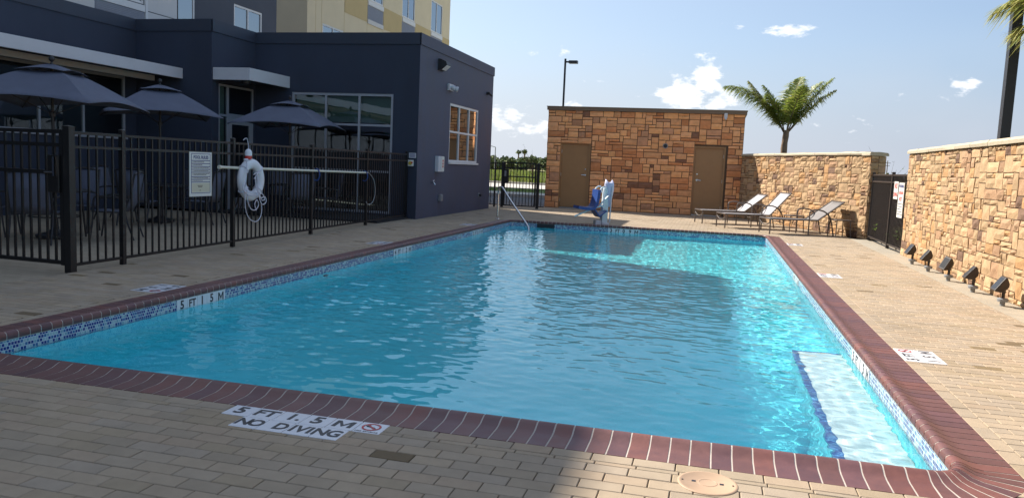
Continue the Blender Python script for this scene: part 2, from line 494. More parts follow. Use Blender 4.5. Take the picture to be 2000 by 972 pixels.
# drive, kerbs and road beyond the rear gate
def strip(name, m, y0, y1, z, x0=-160, x1=160):
    return MB().add([(x0, y0, z), (x1, y0, z), (x1, y1, z), (x0, y1, z)], [(0, 1, 2, 3)]).build(name, m, kind='structure')
strip('drive', MT['asphalt'], 27.4, 34.5, -.045)
MB().box(-160, 160, 34.5, 34.75, -.1, .09).build('kerb', MT['concrete'], kind='structure')
strip('concrete_walk', MT['concrete'], 34.75, 38.5, .045)
strip('verge', MT['lawn'], 38.5, 43.5, .05)
MB().box(-160, 160, 43.5, 43.8, -.1, .1).build('kerb', MT['concrete'], kind='structure')
strip('road', MT['concrete'], 43.8, 58, -.03)
MB().box(-160, 160, 58, 58.3, -.1, .12).build('kerb', MT['concrete'], kind='structure')

# ---------------------------------------------------------------- pool basin
def depth(y): return -(.92 + (1.5 - .92) * (PY1 - y) / (PY1 - PY0))
def make_basin():
    e = .012
    L = rrect(PX0 - e, PX1 + e, PY0 - e, PY1 + e, RC)
    n = len(L)
    mb = MB()
    vs = [(x, y, -.19) for x, y in L] + [(x, y, depth(y)) for x, y in L]
    fs = [((i + 1) % n, i, n + i, n + (i + 1) % n) for i in range(n)] + [tuple(range(n, 2 * n))]
    mb.add(vs, fs)
    basin = mb.build('pool_basin', MT['plaster'], kind='structure')
    basin.cycles.is_caustics_receiver = True
    # waterline tile band with running UVs in metres
    me = bpy.data.meshes.new('tile_band')
    vs = [(x, y, -.02) for x, y in L] + [(x, y, -.19) for x, y in L]
    me.from_pydata(vs, [], [((i + 1) % n, i, n + i, n + (i + 1) % n) for i in range(n)])
    s = [0]
    for i in range(n): s.append(s[-1] + math.dist(L[i], L[(i + 1) % n]))
    uv = me.uv_layers.new(name='UVMap')
    k = 0
    for i in range(n):
        for (ss, zz) in ((s[i + 1], -.02), (s[i], -.02), (s[i], -.19), (s[i + 1], -.19)):
            uv.data[k].uv = (ss, zz); k += 1
    me.materials.append(MT['mosaic'])
    o = link('tile_band', me, basin); o.cycles.is_caustics_receiver = True
    return basin
basin = make_basin()

# shallow bench along the near right side, with its own edge of blue tile
st = MB().box(.80, PX1 + .01, PY0 - .005, 7.62, -1.45, -.475).build('bench_riser', MT['plaster'], basin)
st.cycles.is_caustics_receiver = True
st = MB().box(.80, PX1 + .01, PY0 - .005, 7.62, -.475, -.459).build('bench_step', MT['step'], basin)
st.cycles.is_caustics_receiver = True
me = bpy.data.meshes.new('step_tile_edge')
def uvstrip(quads, name, parent):
    vs = []; fs = []; uvs = []
    for q, w_, h_ in quads:
        k = len(vs); vs += q; fs.append((k, k + 1, k + 2, k + 3)); uvs += [(0, 0), (w_, 0), (w_, h_), (0, h_)]
    me = bpy.data.meshes.new(name); me.from_pydata(vs, [], fs)
    u = me.uv_layers.new(name='UVMap')
    for i, t in enumerate(uvs): u.data[i].uv = t
    me.materials.append(MT['mosaic_step'])
    o = link(name, me, parent); o.cycles.is_caustics_receiver = True
    return o
MT['mosaic_step'] = mat('mosaic_step', (.012, .05, .27), .2, .5, 30, 0, col2=(.10, .26, .46))
uvstrip([([(.795, PY0, -.455), (.845, PY0, -.455), (.845, 7.62, -.455), (.795, 7.62, -.455)], .07, 3.5),
         ([(.795, PY0, -.505), (.795, PY0, -.455), (.795, 7.62, -.455), (.795, 7.62, -.505)], .07, 3.5),
         ([(.845, 7.575, -.454), (PX1, 7.575, -.454), (PX1, 7.62, -.454), (.845, 7.62, -.454)], .4, .07),
         ([(.795, 7.625, -.53), (.795, 7.625, -.455), (PX1, 7.625, -.455), (PX1, 7.625, -.53)], .4, .07)], 'step_tile_edge', basin)
# return inlets low in the left wall
for y in (9.35, 15.1):
    MB().tube([(PX0 - .02, y, -.36), (PX0 + .015, y, -.36)], .05, 14).build('return_inlet', MT['grey'], basin)
# skimmer mouth in the far wall
MB().box(-4.24, -3.80, PY1 - .02, PY1 + .1, -.135, -.035).build('skimmer_mouth', MT['ink'], basin)

# water surface: real ripples, smooth normals, so that light bends through it
def make_water():
    rng = np.random.default_rng(4)
    nx, ny = 300, 720
    # finer rows close to the viewer
    t = np.linspace(0, 1, ny)
    ys = (PY0 - .02) + (PY1 - PY0 + .04) * (t * .55 + .45 * t ** 1.8)
    xs = np.linspace(PX0 - .02, PX1 + .02, nx)
    X, Y = np.meshgrid(xs, ys)
    Z = np.zeros_like(X)
    for lam, slope, n in ((1.1, .008, 7), (.48, .017, 12), (.24, .030, 18), (.13, .036, 26), (.085, .024, 26)):
        for i in range(n):
            a = rng.normal(1.35, .75) if rng.random() < .75 else rng.uniform(0, 2 * pi)
            l = lam * rng.uniform(.75, 1.3); k = 2 * pi / l
            Z += slope / k * sqrt(2.0 / n) * np.sin(k * (X * np.cos(a) + Y * np.sin(a)) + rng.uniform(0, 6.28))
    # calmer and livelier patches
    sm = lambda v, a, b: np.clip((v - a) / (b - a), 0, 1) ** 2 * (3 - 2 * np.clip((v - a) / (b - a), 0, 1))
    lively = 1 + 1.15 * sm(-X, -.3, 1.2) * sm(Y, 4.5, 9) * (1 - .9 * sm(Y, 12.0, 13.4))     # the breeze ruffles the open middle most
    E = .70 + .22 * np.sin(.9 * X + .5 * Y + 1.0) * np.sin(.55 * Y - .4 * X + 2.2)
    Z = Z * E * lively + WZ
    Vt = np.stack([X, Y, Z], -1).reshape(-1, 3)
    I = np.arange(nx * ny).reshape(ny, nx)
    F = np.stack([I[:-1, :-1], I[:-1, 1:], I[1:, 1:], I[1:, :-1]], -1).reshape(-1, 4)
    me = bpy.data.meshes.new('water'); me.from_pydata(Vt.tolist(), [], F.tolist())
    me.materials.append(MT['water']); me.shade_smooth()
    o = link('water', me, kind='structure')
    o.cycles.is_caustics_caster = True
    return o
water = make_water()

# ---------------------------------------------------------------- coping bricks
PROF = [(CW, -.04), (CW, 0.), (.15, 0.), (.105, .006), (.07, .020), (.045, .029), (.022, .029), (.006, .018), (0., 0.), (0., -.022), (.008, -.034), (.02, -.036)]
COPE = random.Random(3)
def cope_tone():
    r = COPE.random()
    if r < .6: c = (1., 1., 1.)
    elif r < .82: c = (.88, .90, 1.04)
    else: c = (1.18, 1.05, .96)
    k = COPE.uniform(.86, 1.12)
    return tuple(x * k for x in c)

def cope_mesh(frames, tone):
    """frames: list of (origin, outward) pairs across the brick's width"""
    mb = MB(); n = len(PROF)
    vs = []
    for o, d in frames:
        for (a, z) in PROF: vs.append((o[0] + d[0] * a, o[1] + d[1] * a, z))
    fs = []
    for i in range(len(frames) - 1):
        for j in range(n - 1):
            a = i * n + j
            fs.append((a, a + n, a + n + 1, a + 1))
    fs.append(tuple(range(n))); fs.append(tuple(range((len(frames) - 1) * n, len(frames) * n))[::-1])
    return mb.add(vs, fs, tone)

def make_coping():
    J = .0045
    specs = []      # (centre, frames)
    def straight(p0, p1, out):
        L = math.dist(p0, p1); n = round(L / .1015); p = L / n
        d = ((p1[0] - p0[0]) / L, (p1[1] - p0[1]) / L)
        for i in range(n):
            a, b = i * p + J, (i + 1) * p - J
            specs.append([((p0[0] + d[0] * t, p0[1] + d[1] * t), out) for t in (a, b)])
    straight((PX0 + RC, PY0), (PX1 - RC, PY0), (0, -1))
    straight((PX1, PY0 + RC), (PX1, PY1 - RC), (1, 0))
    straight((PX1 - RC, PY1), (PX0 + RC, PY1), (0, 1))
    straight((PX0, PY1 - RC), (PX0, PY0 + RC), (-1, 0))
    for cx, cy, a0 in ((PX1 - RC, PY0 + RC, -pi / 2), (PX1 - RC, PY1 - RC, 0), (PX0 + RC, PY1 - RC, pi / 2), (PX0 + RC, PY0 + RC, pi)):
        n = 8
        for i in range(n):
            fr = []
            for t in (i / n + .010, (i + 1) / n - .010):
                a = a0 + pi / 2 * t
                fr.append(((cx + RC * cos(a), cy + RC * sin(a)), (cos(a), sin(a))))
            specs.append(fr)
    def rank(fr):
        c = ((fr[0][0][0] + fr[1][0][0]) / 2 + fr[0][1][0] * .15, (fr[0][0][1] + fr[1][0][1]) / 2 + fr[0][1][1] * .15, 0)
        return (0 if inview(c, .06) else 1, (Vector(c) - Vector((0, 0, EYE))).length)
    specs.sort(key=rank)
    rest = MB()
    for i, fr in enumerate(specs):
        t = cope_tone()
        if i < 300: cope_mesh(fr, t).build('coping_brick', MT['coping'], basin, smooth=True)
        else:
            m = cope_mesh(fr, t); rest.add(m.v, m.f, t)
    rest.build('coping_bricks_far', MT['coping'], basin, smooth=True, kind='stuff')
    # mortar bed under and between the bricks
    mb = MB(); L = []
    for cx, cy, a0 in ((PX1 - RC, PY0 + RC, -pi / 2), (PX1 - RC, PY1 - RC, 0), (PX0 + RC, PY1 - RC, pi / 2), (PX0 + RC, PY0 + RC, pi)):
        for i in range(13):
            a = a0 + pi / 2 * i / 12
            L.append((cx + RC * cos(a), cy + RC * sin(a), cos(a), sin(a)))
    n = len(PROF)
    vs = [(x + dx_ * min(max(a, .003), CW - .003), y + dy_ * min(max(a, .003), CW - .003), z - .0022) for x, y, dx_, dy_ in L for a, z in PROF]
    fs = []
    for i in range(len(L)):
        for j in range(n - 1):
            a, b = i * n + j, ((i + 1) % len(L)) * n + j
            fs.append((a, b, b + 1, a + 1))
    mb.add(vs, fs).build('mortar_joint', MT['mortar'], basin, smooth=True)
make_coping()

# ---------------------------------------------------------------- pavers
PR = random.Random(11)
def paver_mesh(lx, ly, name='paver'):
    hx, hy, c = lx / 2 - .0022, ly / 2 - .0022, .0035
    vs = [(-hx, -hy, -.022), (hx, -hy, -.022), (hx, hy, -.022), (-hx, hy, -.022), (-hx, -hy, -c), (hx, -hy, -c), (hx, hy, -c), (-hx, hy, -c),
          (-hx + c, -hy + c, 0), (hx - c, -hy + c, 0), (hx - c, hy - c, 0), (-hx + c, hy - c, 0)]
    fs = [(8, 9, 10, 11)] + [(i, (i + 1) % 4, 4 + (i + 1) % 4, 4 + i) for i in range(4)] + [(4 + i, 4 + (i + 1) % 4, 8 + (i + 1) % 4, 8 + i) for i in range(4)]
    return vs, fs

TONES = [(1, 1, 1), (.95, .955, .965), (1.04, 1.02, .99), (.92, .915, .90), (1.02, .98, .95), (.98, .99, 1.02), (.95, .93, .87), (1.05, 1.03, 1.0)]
DARKT = [(.46, .42, .34), (.62, .57, .44)]
def make_pavers():
    L = []      # (x, y, lx, ly, tone index)
    ox0, ox1, oy0, oy1 = PX0 - CW, PX1 + CW, PY0 - CW, PY1 + CW
    def ti():
        r = PR.random()
        return 8 + PR.randrange(2) if r < .02 else PR.randrange(8)
    def corner_cut(x, y, m=.0):
        # inside the swept coping?
        cx = min(max(x, PX0 + RC), PX1 - RC); cy = min(max(y, PY0 + RC), PY1 - RC)
        return math.hypot(x - cx, y - cy) < RC + CW + .03 + m
    def course(x0, x1, y0, y1, along):
        if along == 'x':
            n = max(1, round((x1 - x0) / .2)); p = (x1 - x0) / n
            for i in range(n): L.append((x0 + (i + .5) * p, (y0 + y1) / 2, p, y1 - y0, ti()))
        else:
            n = max(1, round((y1 - y0) / .2)); p = (y1 - y0) / n
            for i in range(n): L.append(((x0 + x1) / 2, y0 + (i + .5) * p, x1 - x0, p, ti()))
    def field(x0, x1, y0, y1, skip=None):
        rows = math.ceil((y1 - y0) / .1 - 1e-6)
        for r in range(rows):
            a0, a1 = y0 + r * .1, min(y0 + (r + 1) * .1, y1)
            if a1 - a0 < .02: continue
            x = x0 - (.1 if (round((a0 + 50) * 10) % 2) else 0.)
            while x < x1 - .012:
                b0, b1 = max(x, x0), min(x + .2, x1)
                if b1 - b0 > .02:
                    c = ((b0 + b1) / 2, (a0 + a1) / 2)
                    if not skip or not skip(*c): L.append((c[0], c[1], b1 - b0, a1 - a0, ti()))
                x += .2
    B = .1
    # courses that frame the coping
    course(ox0 + .3, ox1 - .42, oy0 - B, oy0, 'x'); course(ox0, ox1 - .42, oy0 - B - .042, oy0 - B, 'x')
    course(ox1, ox1 + B, oy0 + .42, oy1 - .2, 'y'); course(ox0 - B, ox0, oy0 + .2, oy1 - .2, 'y')
    course(ox0 + .3, ox1 - .3, oy1, oy1 + B, 'x')
    # fields; near strip, right strip, left strip, far deck, and the corner by the near right
    field(-5.6, ox1 - .42, 1.9, oy0 - B - .042)
    field(ox1 - .42, ox1 + B, 1.9, oy0 + .42, corner_cut)
    field(ox1 + B, 3.2, 1.9, oy1 - .2)
    field(-6.85, ox0 - B, oy0 + .2, oy1 - .2)
    field(-6.85, ox0 + .3, 1.9 + 1.7, oy0 + .2, corner_cut) if False else field(-6.85, -5.6, 1.9, oy0 + .2, corner_cut)
    field(-5.6, ox0 + .3, oy0 - B - .042, oy0 + .2, corner_cut)
    field(-6.9, ox0 + .3, oy1 - .2, oy1 + B, corner_cut); field(ox1 - .3, 3.2, oy1 - .2, oy1 + B, corner_cut)
    field(-6.9, 3.2, oy1 + B, 26.5)
    def rank(p):
        c = (p[0], p[1], 0)
        return (0 if inview(c, .0) else 1, (Vector(c) - Vector((0, 0, EYE))).length)
    L.sort(key=rank)
    cache = {}
    rest = MB()
    alltones = TONES + DARKT
    # one dark paver lies close to the NO DIVING tiles
    best = min(range(300), key=lambda i: math.hypot(L[i][0] + 1.42, L[i][1] - 3.40))
    for i, (x, y, lx, ly, t) in enumerate(L):
        if i == best: t = 8
        elif i < 220 and t >= 8: t = 3
        if i < 300:
            key = (round(lx, 3), round(ly, 3), t)
            if key not in cache:
                vs, fs = paver_mesh(lx, ly)
                cache[key] = MB().add(vs, fs).mesh('paver', MT['paver'], tone=alltones[t])
            o = link('paver', cache[key], deck)
            o.location = (x, y, PR.uniform(-.0012, .0012)); o.rotation_euler = (PR.uniform(-.004, .004), PR.uniform(-.003, .003), PR.uniform(-.004, .004))
        else:
            vs, fs = paver_mesh(lx, ly)
            dzr = PR.uniform(-.0012, .0012); k = PR.uniform(.94, 1.05)
            rest.add([(a + x, b + y, c + dzr) for a, b, c in vs], fs, tuple(k * q for q in alltones[t]))
    rest.build('far_pavers', MT['paver'], deck, kind='stuff')
make_pavers()

# round skimmer lid in the near deck
t = thing('skimmer_lid', 'round tan plastic skimmer lid set in the sunlit near pavers', 'lid', (.06, 3.545, 0))
MB().lathe([(.135, -.01), (.135, .002), (.131, .005), (.122, .005), (.120, .0035), (0.0005, .004)], n=40).build('rim', MT['lid'], t, smooth=True)
for s in (-1, 1):
    MB().obox((s * .062 - .009, -.009, .0035), (.018, 0, 0), (0, .018, 0), (0, 0, .0012)).build('finger_hole', MT['ink'], t)
    MB().lathe([(.005, .003), (.004, .0062)], (s * .112, 0, 0), 10).build('screw', MT['ink'], t)
MB().lathe([(.045, .0036), (.044, .0050), (.038, .0050), (.037, .0038)], n=30).build('moulded_mark', MT['lid'], t, smooth=True)

# ---------------------------------------------------------------- depth markers
def deck_tile(t, x0, x1, y0, y1):
    o = MB().box(x0 + .0022, x1 - .0022, y0 + .0022, y1 - .0022, -.006, .0035).build('tile', MT['tile'], t, world=True)
    return bevel(o, .002, 1)

def no_diving_symbol(t, c, U, Vv, r=.052):
    U, Vv = Vector(U), Vector(Vv); c = Vector(c); N = EZ * .0012
    n = 28; vs = []; fs = []
    for i in range(n):
        a = 2 * pi * i / n; d = U * cos(a) + Vv * sin(a)
        vs += [c + d * r + N, c + d * (r - .011) + N]
    fs = [(2 * i, 2 * ((i + 1) % n), 2 * ((i + 1) % n) + 1, 2 * i + 1) for i in range(n)]
    mb = MB().add(vs, fs)
    d = (U - Vv).normalized(); e = (U + Vv).normalized() * .005
    mb.add([c - d * (r - .006) - e + N * 1.1, c + d * (r - .006) - e + N * 1.1, c + d * (r - .006) + e + N * 1.1, c - d * (r - .006) + e + N * 1.1], [(0, 1, 2, 3)])
    mb.build('prohibition_ring', MT['inkred'], t, world=True)
    f = MB()
    for a, b, w in (((-.03, .008), (.012, -.004), .006), ((.012, -.004), (.03, -.022), .006), ((-.03, .008), (-.014, .026), .005)):
        A = c + U * a[0] + Vv * a[1] + N * .8; B_ = c + U * b[0] + Vv * b[1] + N * .8; p = (B_ - A).cross(EZ).normalized() * w
        f.add([A - p, B_ - p, B_ + p, A + p], [(0, 1, 2, 3)])
    f.build('diver_figure', MT['ink'], t, world=True)

T6 = .1535
tz = .0042
# near edge: reads from the near deck
x0, y1 = -2.495, 3.735
t = thing('depth_marker', 'white 5 FT 1.5 M NO DIVING tiles with red symbol in near deck', 'depth marker', (x0 + 3 * T6, y1 - .15, 0))
for i, s in enumerate(['5', 'FT', '1.', '5', 'M', None]):
    deck_tile(t, x0 + i * T6, x0 + (i + 1) * T6, y1 - T6, y1)
    if s: lettering(s, .135 if len(s) == 1 else .125, MT['ink'], t, (x0 + (i + .5) * T6 + (.015 if s == '1.' else 0), y1 - T6 / 2, tz), EX, EY)
no_diving_symbol(t, (x0 + 5.5 * T6, y1 - T6 * .45, tz), EX, EY)
lettering('NO DIVING', .019, MT['ink'], t, (x0 + 5.5 * T6, y1 - T6 * .9, tz), EX, EY, squeeze=1.3)
for i in range(4): deck_tile(t, x0 + (i + .95) * T6, x0 + (i + 1.95) * T6, y1 - 2 * T6, y1 - T6)
for ch_, u_ in (('N', .30), ('O', .78), ('D', 1.72), ('I', 2.16), ('V', 2.48), ('I', 2.80), ('N', 3.18), ('G', 3.68)):
    lettering(ch_, .125, MT['ink'], t, (x0 + (.95 + u_) * T6, y1 - 1.5 * T6, tz), EX, EY, squeeze=.86)

def side_marker(xa, yc, sgn, label, vals):
    """two columns of three tiles on a side deck, read with the back to the pool edge; sgn +1 right deck, -1 left deck"""
    t = thing('depth_marker', label, 'depth marker', (xa + sgn * T6, yc, 0))
    U = V3(0, sgn, 0); Vv = V3(-sgn, 0, 0)     # text runs along y, tops towards the pool
    rows = [vals[:3], vals[3:]]
    for c in range(2):
        for k in range(3):
            ya = yc + (k - 1.5) * T6
            xx = sorted((xa + sgn * c * T6, xa + sgn * (c + 1) * T6))
            deck_tile(t, xx[0], xx[1], ya, ya + T6)
            s = rows[c][k] if sgn > 0 else rows[c][2 - k]
            pos = (xa + sgn * (c + .5) * T6, ya + T6 / 2, tz)
            if s == '*': no_diving_symbol(t, pos, U, Vv)
            else: lettering(s, .125 if len(s) == 1 else .11, MT['ink'], t, pos, U, Vv)
    return t
side_marker(PX1 + CW + .003, 6.85, 1, 'white 5 FT 1.5 M tile marker on right deck nearest the viewer', ['5', 'FT', '*', '1', '5', 'M'])
side_marker(PX1 + CW + .003, 12.04, 1, 'white tile depth marker halfway along the right deck', ['4', 'FT', '*', '1', '2', 'M'])
side_marker(PX1 + CW + .003, 17.2, 1, 'white tile depth marker on right deck nearest the loungers', ['3', 'FT', '*', '0', '9', 'M'])
side_marker(PX0 - CW - .003, 6.70, -1, 'white tile depth marker on left deck nearest the big gate post', ['5', 'FT', '*', '1', '5', 'M'])
side_marker(PX0 - CW - .003, 12.10, -1, 'white tile depth marker halfway along the left deck', ['4', 'FT', '*', '1', '2', 'M'])
side_marker(PX0 - CW - .003, 17.0, -1, 'white tile depth marker on left deck beside the dark building', ['3', 'FT', '*', '0', '9', 'M'])

def wall_marker(o, U, N, label, vals):
    """five tiles in the waterline band"""
    o, U, N = Vector(o), Vector(U), Vector(N)
    t = thing('depth_marker', label, 'depth marker', tuple(o + U * 2.5 * T6))
    for i, s in enumerate(vals):
        q = o + U * (i * T6 + .0012) + EZ * (-.178) - N * .004
        tl = MB().obox(q, U * (T6 - .0024), EZ * .15, N * .008).build('tile', MT['tile'], t, world=True)
        lettering(s, .115 if len(s) == 1 else .10, MT['ink'], t, tuple(o + U * (i + .5) * T6 + EZ * (-.094) + N * .0048), U, EZ)
    return t
wall_marker((PX0 - .012, 6.38, 0), (0, 1, 0), (1, 0, 0), 'white 5 FT 1.5 M tiles in left waterline nearest the viewer', ['5', 'FT', '1', '5', 'M'])
wall_marker((PX0 - .012, 11.63, 0), (0, 1, 0), (1, 0, 0), 'white 4 FT 1.2 M tiles in the left waterline', ['4', 'FT', '1', '2', 'M'])
wall_marker((PX0 - .012, 15.86, 0), (0, 1, 0), (1, 0, 0), 'white depth tiles in left waterline nearest the handrail', ['3', 'FT', '0', '9', 'M'])
wall_marker((-2.46, PY1 + .012, 0), (1, 0, 0), (0, -1, 0), 'white 3 FT 0.9 M tiles in the far waterline', ['3', 'FT', '0', '9', 'M'])
wall_marker((PX1 + .012, 7.12, 0), (0, -1, 0), (-1, 0, 0), 'white depth tiles in right waterline beside the pale bench step', ['5', 'FT', '1', '5', 'M'])
wall_marker((PX1 + .012, 12.4, 0), (0, -1, 0), (-1, 0, 0), 'white depth tiles halfway along the right waterline', ['4', 'FT', '1', '2', 'M'])

# ================================================================== STONE WALLS
def ashlar(wd, ht, cw, ch, holes, sizes, rnd):
    """pack random rectangles of whole cells; returns u0,u1,v0,v1 lists"""
    nu, nv = round(wd / cw), round(ht / ch); cw, ch = wd / nu, ht / nv
    occ = [[False] * nu for _ in range(nv)]
    for (a, b, c, d) in holes:
        for j in range(nv):
            for i in range(nu):
                if a - 1e-6 < (i + .5) * cw < b + 1e-6 and c - 1e-6 < (j + .5) * ch < d + 1e-6: occ[j][i] = True
    out = []
    for j in range(nv):
        for i in range(nu):
            if occ[j][i]: continue
            w, h = rnd.choices([q[:2] for q in sizes], [q[2] for q in sizes])[0]
            while w > 1 and (i + w > nu or any(occ[j][i + k] for k in range(w))): w -= 1
            h = min(h, nv - j)
            while h > 1 and any(occ[j + b][i + a] for a in range(w) for b in range(h)): h -= 1
            if w == 1 and i + 1 < nu and not occ[j][i + 1] and rnd.random() < .5 and all(not occ[j + b][i + 1] for b in range(h)): w = 2
            for a in range(w):
                for b in range(h): occ[j + b][i + a] = True
            out.append((i * cw, (i + w) * cw, j * ch, (j + h) * ch))
    return out


def stone_mesh(u0, u1, v0, v1, o, U, N, rough, rnd, joint):
    """a rock-faced block: uneven face, ragged edge, sides running back into the joint"""
    j = joint
    u0 += j * rnd.uniform(.6, 1.3); u1 -= j * rnd.uniform(.6, 1.3); v0 += j * rnd.uniform(.6, 1.3); v1 -= j * rnd.uniform(.6, 1.3)
    nu = 3 if u1 - u0 > 2.2 * (v1 - v0) or u1 - u0 > .3 else 2
    nv = 2
    base = rnd.uniform(.25, 1.) * rough
    tu, tv = rnd.uniform(-.5, .5) * rough, rnd.uniform(-.5, .5) * rough
    vs = []; grid = []
    us = [0.] + [(k + rnd.uniform(-.22, .22)) / nu for k in range(1, nu)] + [1.]
    vv = [0.] + [(k + rnd.uniform(-.22, .22)) / nv for k in range(1, nv)] + [1.]
    e = min(.012, .12 * min(u1 - u0, v1 - v0))
    for b in range(nv + 1):
        for a in range(nu + 1):
            edge = a in (0, nu) or b in (0, nv)
            ua = u0 + (u1 - u0) * us[a]; vb = v0 + (v1 - v0) * vv[b]
            if edge:
                ua += rnd.uniform(-.35, .35) * e; vb += rnd.uniform(-.35, .35) * e
                n = base * .45 + rnd.uniform(0, .35) * rough
            else: n = base + rnd.uniform(.1, .9) * rough
            n += tu * (us[a] - .5) + tv * (vv[b] - .5)
            n = max(n, .002)
            grid.append(Vector(o) + Vector(U) * ua + EZ * vb + Vector(N) * n)
    vs = list(grid)
    fs = [(b * (nu + 1) + a, b * (nu + 1) + a + 1, (b + 1) * (nu + 1) + a + 1, (b + 1) * (nu + 1) + a) for b in range(nv) for a in range(nu)]
    ring = [a for a in range(nu + 1)] + [b * (nu + 1) + nu for b in range(1, nv + 1)] + [nv * (nu + 1) + a for a in range(nu - 1, -1, -1)] + [b * (nu + 1) for b in range(nv - 1, 0, -1)]
    k = len(vs)
    for r in ring:
        p = grid[r]; d = (p - Vector(o)).dot(Vector(N))
        vs.append(p - Vector(N) * (d + .02))
    m = len(ring)
    for i in range(m): fs.append((ring[(i + 1) % m], ring[i], k + i, k + (i + 1) % m))
    if Vector(U).cross(EZ).dot(Vector(N)) < 0: fs = [f[::-1] for f in fs]
    return vs, fs


def stone_tone(rnd, kind):
    r = rnd.random()
    if kind == 'gold':
        if r < .06: c = (.44, .40, .48)
        elif r < .16: c = (.84, .76, .78)
        elif r < .34: c = (1.12, 1.12, 1.12)
        elif r < .48: c = (1.02, .88, .74)
        elif r < .60: c = (1.0, .95, 1.0)
        else: c = (1., 1., 1.)
    else:
        if r < .06: c = (.34, .34, .44)
        elif r < .14: c = (.72, .74, .86)
        elif r < .40: c = (1.10, 1.10, 1.02)
        elif r < .60: c = (.80, .68, .62)
        else: c = (1., 1., 1.)
    k = rnd.uniform(.86, 1.12)
    return tuple(k * q for q in c)


def stone_face(parent, m, o, U, N, wd, ht, cw, ch, sizes, rough, joint, kind, seed, holes=(), budget=300):
    rnd = random.Random(seed)
    cells = ashlar(wd, ht, cw, ch, holes, sizes, rnd)
    o, U, N = Vector(o), Vector(U), Vector(N)
    def key(c):
        p = o + U * (c[0] + c[1]) / 2 + EZ * (c[2] + c[3]) / 2
        s = screen(p)
        return -((c[1] - c[0]) * (c[3] - c[2]) / s[2] ** 2) if s and inview(p, .03) else 0
    cells.sort(key=key)
    rest = MB(); used = 0
    for c in cells:
        vs, fs = stone_mesh(*c, o, U, N, rough, rnd, joint)
        tn = stone_tone(rnd, kind)
        if used < budget and key(c) < 0:
            MB().add(vs, fs).build('stone', m, parent, world=True, tone=tn); used += 1
        else: rest.add(vs, fs, tn)
    if rest.v: rest.build('small_stones', m, parent, world=True, kind='stuff')
    return used


SZ_GOLD = [(1, 1, 5), (2, 1, 16), (3, 1, 14), (4, 1, 7), (2, 2, 18), (3, 2, 26), (4, 2, 18), (2, 3, 7), (3, 3, 9), (1, 2, 6), (5, 2, 5), (1, 3, 1), (4, 3, 3)]
SZ_HUT = [(2, 1, 10), (3, 1, 14), (4, 1, 10), (5, 1, 4), (2, 2, 20), (3, 2, 26), (4, 2, 22), (5, 2, 8), (1, 2, 7), (3, 3, 5), (1, 1, 4)]

# right-hand wall, its face towards the pool
RWX = 3.56; RY0, RY1, RH = 4.2, 16.42, 1.93
rw = thing('stone_wall', 'long sunlit golden stone wall with pale cap along the right deck', 'wall', (RWX + .15, 10.3, 0))
MB().box(RWX, RWX + .36, RY0, RY1, -.1, RH).build('wall_core', MT['stone_core'], rw, world=True)
stone_face(rw, MT['stone'], (RWX, RY1, 0), (0, -1, 0), (-1, 0, 0), RY1 - RY0, RH, .092, .0715, SZ_GOLD, .021, .0062, 'gold', 5, budget=300)
# the wall's far end, facing the black side fence
stone_face(rw, MT['stone'], (RWX + .36, RY1, 0), (-1, 0, 0), (0, 1, 0), .36, RH, .09, .0715, SZ_GOLD, .022, .0042, 'gold', 6, budget=0)
def cap_run(parent, p0, p1, w, z0, z1, n, rnd, m):
    p0, p1 = Vector(p0), Vector(p1); d = (p1 - p0); L = d.length; d.normalize(); s = Vector((d.y, -d.x, 0))
    for i in range(n):
        a, b = p0 + d * (L * i / n + .003), p0 + d * (L * (i + 1) / n - .003)
        j = lambda k: rnd.uniform(-k, k)
        prof = [(-w / 2 + j(.006), z0), (-w / 2 - .008 + j(.008), (z0 + z1) / 2), (-w / 2 + .018 + j(.008), z1 - .008 + j(.005)), (0, z1 + .012 + j(.006)), (w / 2 - .018 + j(.008), z1 - .008), (w / 2 + .008, (z0 + z1) / 2), (w / 2, z0)]
        vs = []; m_ = (a + b) / 2
        for p, jj in ((a, 1), (m_, 1), (b, 1)):
            for (x, z) in prof: vs.append(p + s * (x + j(.004)) + EZ * (z + j(.003)))
        k = len(prof); fs = []
        for r in range(2):
            for q in range(k - 1): fs.append((r * k + q, r * k + q + 1, (r + 1) * k + q + 1, (r + 1) * k + q))
            fs.append((r * k + k - 1, r * k, (r + 1) * k, (r + 1) * k + k - 1))
        fs.append(tuple(range(k))[::-1]); fs.append(tuple(range(2 * k, 3 * k)))
        c = rnd.uniform(.9, 1.08)
        MB().add(vs, fs).build('cap_stone', m, parent, world=True, smooth=True, tone=(c, c, c))
cap_run(rw, (RWX + .16, RY1 + .02, 0), (RWX + .16, RY0, 0), .42, RH, RH + .085, 16, random.Random(8), MT['cap'])

# lower wall, running at an angle from the hut's corner to the side fence
LA, LB, LH = Vector((.80, 26.62, 0)), Vector((3.53, 20.05, 0)), 2.0
ld = (LB - LA); LL = ld.length; ld.normalize(); ln = Vector((ld.y, -ld.x, 0))
if ln.x > 0: ln = -ln
lw = thing('stone_wall', 'golden stone wall behind the three loungers, partly in the shade of the stone hut', 'wall', tuple((LA + LB) / 2))
MB().obox(LA - ln * .32 - EZ * .1, ld * LL, ln * .32, EZ * (LH + .1)).build('wall_core', MT['stone_core'], lw, world=True)
stone_face(lw, MT['stone'], tuple(LA), tuple(ld), tuple(ln), LL - .26, LH, .105, .078, SZ_GOLD, .026, .0072, 'gold', 15, budget=300)
cap_run(lw, LA - ln * .15 - EZ * 0, LB - ln * .15 - ld * .24, .40, LH, LH + .075, 12, random.Random(18), MT['cap'])
